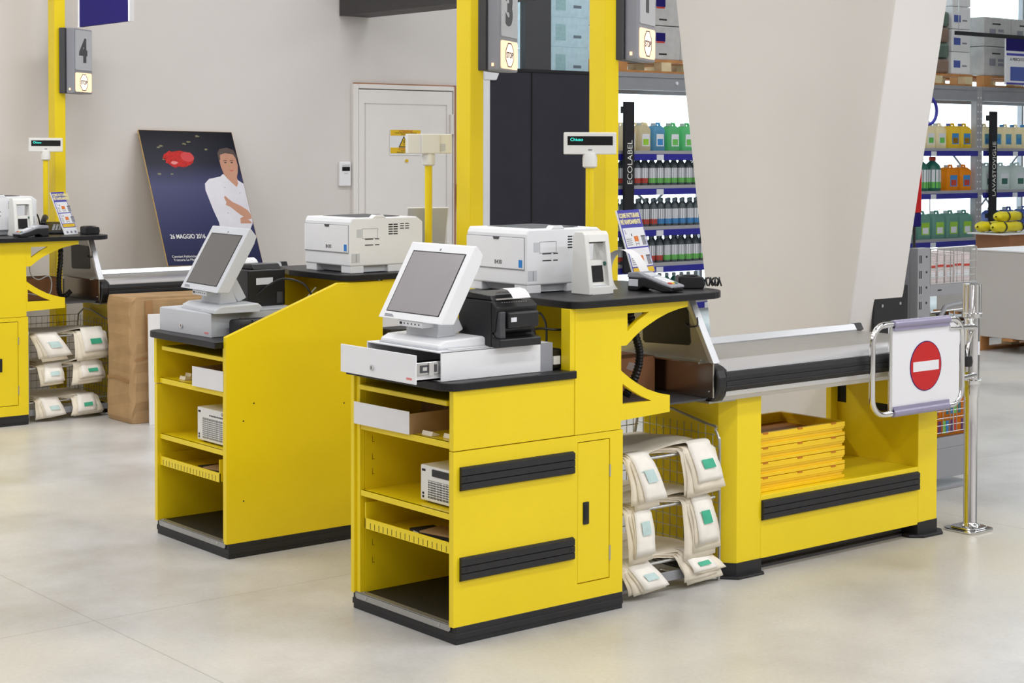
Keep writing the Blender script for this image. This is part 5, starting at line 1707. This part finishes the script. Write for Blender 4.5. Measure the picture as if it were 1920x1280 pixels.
for z in (1.035, 0.60):
    sh = MB().box(0.10, gw, 0, 0.02, z - 0.055, z).box(0.02, gw, 0.02, gd - 0.02, z - 0.012, z).build('shelf', 'grey_metal', t, bevel=0.002)
    MB().box(0.16, 0.19, -0.001, 0.001, z - 0.03, z - 0.024).box(0.42, 0.45, -0.001, 0.001, z - 0.03, z - 0.024).build('slots', 'dark_slot', sh)
MB().tube(smooth_path([(0.11, -0.004, 0.78), (0.20, -0.004, 0.905), (0.235, -0.004, 0.925), (0.36, -0.004, 0.935)]), 0.012, 8).build('brace', 'grey_metal', t, smooth=True)
for z0, z1, mid_ in ((1.04, 1.215, True), (0.75, 0.90, False), (0.29, 0.47, True)):
    b = MB()
    xr = 0.475 if z0 > 1 else gw
    k = 0
    z = z0
    while z < z1 + 0.001:
        b.tube([(0.10, 0, z), (xr, 0, z)], 0.0022, 5)
        z += (z1 - z0) / 5
    if mid_:
        for k in range(8):
            x = 0.10 + (xr - 0.10) * k / 7
            b.tube([(x, 0, z0), (x, 0, z1)], 0.0022, 5)
    b.tube([(0.10, 0, z0), (0.10, 0, z1), (xr - 0.02, 0, z1 + 0.006), (xr, 0, z1), (xr, 0, z0)], 0.0045, 6)
    b.tube([((0.10 + xr) / 2, 0, z0), ((0.10 + xr) / 2, 0, z1)], 0.004, 6)
    b.build('basket_mesh', 'wire', t)
random.seed(9)
for k in range(5):
    o = carton('pale pink packet standing in the top basket of the grey shelving', (3.44 + 0.07 * k, 0.65, 1.036), 0.064, 0.14, 0.15 + 0.006 * (k % 2), 'pack_pink', ((0.1, 0.9, 0.55, 0.62, 'tag_red'), (0.15, 0.85, 0.2, 0.4, 'label_white')), 'packet', 'packet', 'pink packets in the top basket', 0.003)
for k in range(4):
    carton('white packet standing on the middle shelf of the grey shelving', (3.46 + 0.088 * k, 0.66, 0.601), 0.082, 0.16, 0.12, 'label_white', ((0.1, 0.9, 0.6, 0.75, 'pack_teal'),), 'packet', 'packet', 'white packets on the middle shelf', 0.003)
for k in range(4):
    nm = ('black_matt', 'can_white', 'pack_olive', 'black_matt')[k]
    cl = ('black', 'white', 'olive', 'dark')[k]
    carton('%s packet in the second basket of the grey shelving%s' % (cl, ' nearest the post' if k == 3 else ''), (3.44 + 0.092 * k, 0.80, 0.722), 0.085, 0.12, 0.14, nm, ((0.15, 0.85, 0.4, 0.7, 'grey_ink'),), 'packet', 'packet', None, 0.003)
cols = ('pack_teal', 'tag_red', 'tag_green', 'purple', 'can_orange', 'tag_blue')
for r_ in range(2):
    for k in range(6):
        carton('small colourful packet in the %s row of the lowest basket' % ('lower', 'upper')[r_], (3.44 + 0.062 * k, 0.65, 0.266 + 0.095 * r_), 0.058, 0.12, 0.09, 'can_orange', ((0.1, 0.45, 0.15, 0.85, cols[(k + 2 * r_) % 6]), (0.55, 0.9, 0.15, 0.85, cols[(k * 2 + 1 + r_) % 6])), 'packet', 'packet', 'colourful packets, %s row' % ('lower', 'upper')[r_], 0.002)

# ---------------------------------------------------------------- leaning poster
PW, PH = 0.755, 1.055
t = thing('poster', 'big dark poster of a person in a white chef jacket, on the far left conveyor', 'poster', (2.068, 6.0, 0.897), (R(-26.5), R(0.9), 0))
MB().box(0, PW, 0.0, 0.012, 0, PH).build('board', 'poster_edge', t)
pr = MB().box(0.002, PW - 0.002, -0.0008, 0.0, 0.002, PH - 0.002).build('printed_sheet', 'poster_print', t)


def shape(name, pts, m, y, parent):
    b = MB().prism([(u * PW, (1 - v) * PH) for u, v in pts], 'y', -0.0008 - y, -0.0004 - y)
    return b.build(name, m, parent)


def blob(cx, cy, rx, ry, n=22, wob=0.0, seed=1, a0=0):
    rnd = random.Random(seed)
    return [(cx + rx * math.cos(2 * math.pi * i / n + a0) * (1 + rnd.uniform(-wob, wob)), cy + ry * math.sin(2 * math.pi * i / n + a0) * (1 + rnd.uniform(-wob, wob))) for i in range(n)]


shape('printed_meat', blob(0.36, 0.215, 0.155, 0.065, 26, 0.16, 3), 'meat', 0.0004, pr)
shape('printed_meat', blob(0.45, 0.20, 0.07, 0.038, 18, 0.1, 5), 'red', 0.0006, pr)
shape('printed_meat', blob(0.30, 0.245, 0.035, 0.012, 14, 0.2, 6), 'pink_ink', 0.0007, pr)
for i, (u, v) in enumerate(((0.2, 0.12), (0.17, 0.13), (0.45, 0.10), (0.5, 0.085), (0.67, 0.14), (0.61, 0.04), (0.12, 0.33), (0.25, 0.33), (0.2, 0.22))):
    shape('printed_herbs', blob(u, v, 0.02, 0.007, 8, 0.4, i, 0.6 * i), 'pack_olive', 0.0004, pr)
jacket = [(0.60, 0.60), (0.565, 0.45), (0.575, 0.40), (0.63, 0.365), (0.76, 0.345), (0.795, 0.325), (0.86, 0.375), (0.925, 0.345), (0.945, 0.375), (1.0, 0.40), (1.0, 0.68), (0.99, 0.70), (0.90, 0.80), (0.62, 0.80), (0.63, 0.69)]
shape('printed_jacket', [(min(u, 0.995), v) for u, v in jacket], 'jacket', 0.0004, pr)
shape('printed_face', [(0.805, 0.33), (0.79, 0.27), (0.79, 0.20), (0.83, 0.155), (0.92, 0.15), (0.975, 0.19), (0.98, 0.26), (0.96, 0.315), (0.94, 0.345), (0.935, 0.40), (0.91, 0.425), (0.83, 0.36)], 'skin', 0.0007, pr)
shape('printed_hair', [(0.785, 0.22), (0.785, 0.165), (0.82, 0.135), (0.90, 0.122), (0.97, 0.14), (0.99, 0.19), (0.98, 0.215), (0.955, 0.175), (0.87, 0.165), (0.81, 0.18), (0.80, 0.22)], 'hair', 0.0009, pr)
for u in (0.85, 0.92):
    shape('printed_eye', blob(u, 0.238, 0.014, 0.005, 10), 'hair', 0.0009, pr)
    shape('printed_brow', [(u - 0.02, 0.226), (u + 0.02, 0.224), (u + 0.02, 0.219), (u - 0.02, 0.221)], 'hair', 0.0009, pr)
shape('printed_nose', [(0.885, 0.24), (0.895, 0.27), (0.878, 0.272)], 'cardboard', 0.0009, pr)
shape('printed_mouth', [(0.86, 0.295), (0.90, 0.298), (0.93, 0.292), (0.90, 0.305)], 'tag_red', 0.0009, pr)
shape('printed_arm', [(0.745, 0.505), (0.76, 0.49), (0.79, 0.515), (0.83, 0.54), (0.90, 0.565), (0.97, 0.60), (0.992, 0.63), (0.99, 0.665), (0.96, 0.67), (0.88, 0.635), (0.79, 0.575), (0.745, 0.56), (0.76, 0.54)], 'skin', 0.0007, pr)
shape('printed_arm', [(0.87, 0.66), (0.92, 0.645), (0.98, 0.69), (0.98, 0.70), (0.86, 0.70)], 'skin', 0.0007, pr)
for u, v in ((0.78, 0.43), (0.93, 0.47), (0.75, 0.62)):
    shape('printed_button', blob(u, v, 0.005, 0.004, 8), 'grey_ink', 0.0007, pr)
text('lettering', '26 MAGGIO 2016', 0.047, 'white_ink', pr, (0.085 * PW, -0.0012, 0.195 * PH), FACE_MY, 'LEFT', 0.0003, 0.78, 0.0006)
text('lettering', 'Canniani Fabbricino', 0.026, 'white_ink', pr, (0.06 * PW, -0.0012, 0.058 * PH), FACE_MY, 'LEFT', 0.0003, 0.95)
text('lettering', 'Trattoria La Madia', 0.026, 'white_ink', pr, (0.07 * PW, -0.0012, 0.034 * PH), FACE_MY, 'LEFT', 0.0003, 0.95)

# ---------------------------------------------------------------- taped carton and white board by the far left conveyor
t = thing('taped_carton', 'tall battered brown carton wrapped in tape beside the far left wire rack', 'carton', (1.30, 5.02, 0))
b = MB()
n = 13
rnd = random.Random(5)
w, d, h = 0.75, 0.35, 0.785


def wob(p, s):
    return tuple(c + rnd.uniform(-s, s) for c in p)


rows = []
for zf in (0, 0.04, 0.1, 0.17, 0.25, 0.33, 0.4, 0.47, 0.55, 0.63, 0.7, 0.78, 0.86, 0.92, 0.97, 1.0):
    loop = rrect(0, w, 0, d, 0.03, 2)
    k = 1 - (0.02 if zf in (0, 1.0) else 0)
    bul = 0.008 * math.sin(zf * 9)
    rows.append([wob(((x - w / 2) * k * (1 + bul) + w / 2, (y - d / 2) * k + d / 2, zf * h + (0.02 * math.sin(5 * x) if zf > 0.9 else 0)), 0.005 if zf > 0 else 0) for x, y in loop])
m_ = len(rows[0])
vs = [p for r_ in rows for p in r_]
fs = [(i * m_ + j, i * m_ + (j + 1) % m_, (i + 1) * m_ + (j + 1) % m_, (i + 1) * m_ + j) for i in range(len(rows) - 1) for j in range(m_)]
b._add(vs, fs + [list(range(m_))[::-1], [(len(rows) - 1) * m_ + j for j in range(m_)]])
b.build('box_body', 'cardboard', t, bevel=0.004)
b = MB()
b.grid([[(x, -0.0075, 0.385 + 0.02 * math.sin(9 * x) + dz) for x in (0.02, 0.15, 0.3, 0.5, 0.73)] for dz in (0, 0.016)])
b.build('tape', 'brown_tape', t)
b = MB().grid([[(0.09 + dx, -0.0075, z) for dx in (0, 0.05)] for z in (0.45, 0.6, 0.76)])
b.build('tape', 'brown_tape', t)
b = MB().grid([[(-0.0075, y, 0.25 + 0.02 * math.sin(8 * y) + dz) for y in (0.32, 0.2, 0.03)] for dz in (0, 0.016)])
b.build('tape', 'brown_tape', t)
t = thing('white_board', 'plain white board leaning between the taped carton and the middle desk', 'board', (1.375, 4.93, 0), (R(-3), 0, R(-16)))
MB().box(0, 0.55, 0, 0.02, 0, 0.685).build('panel', 'paper_white', t, bevel=0.002)
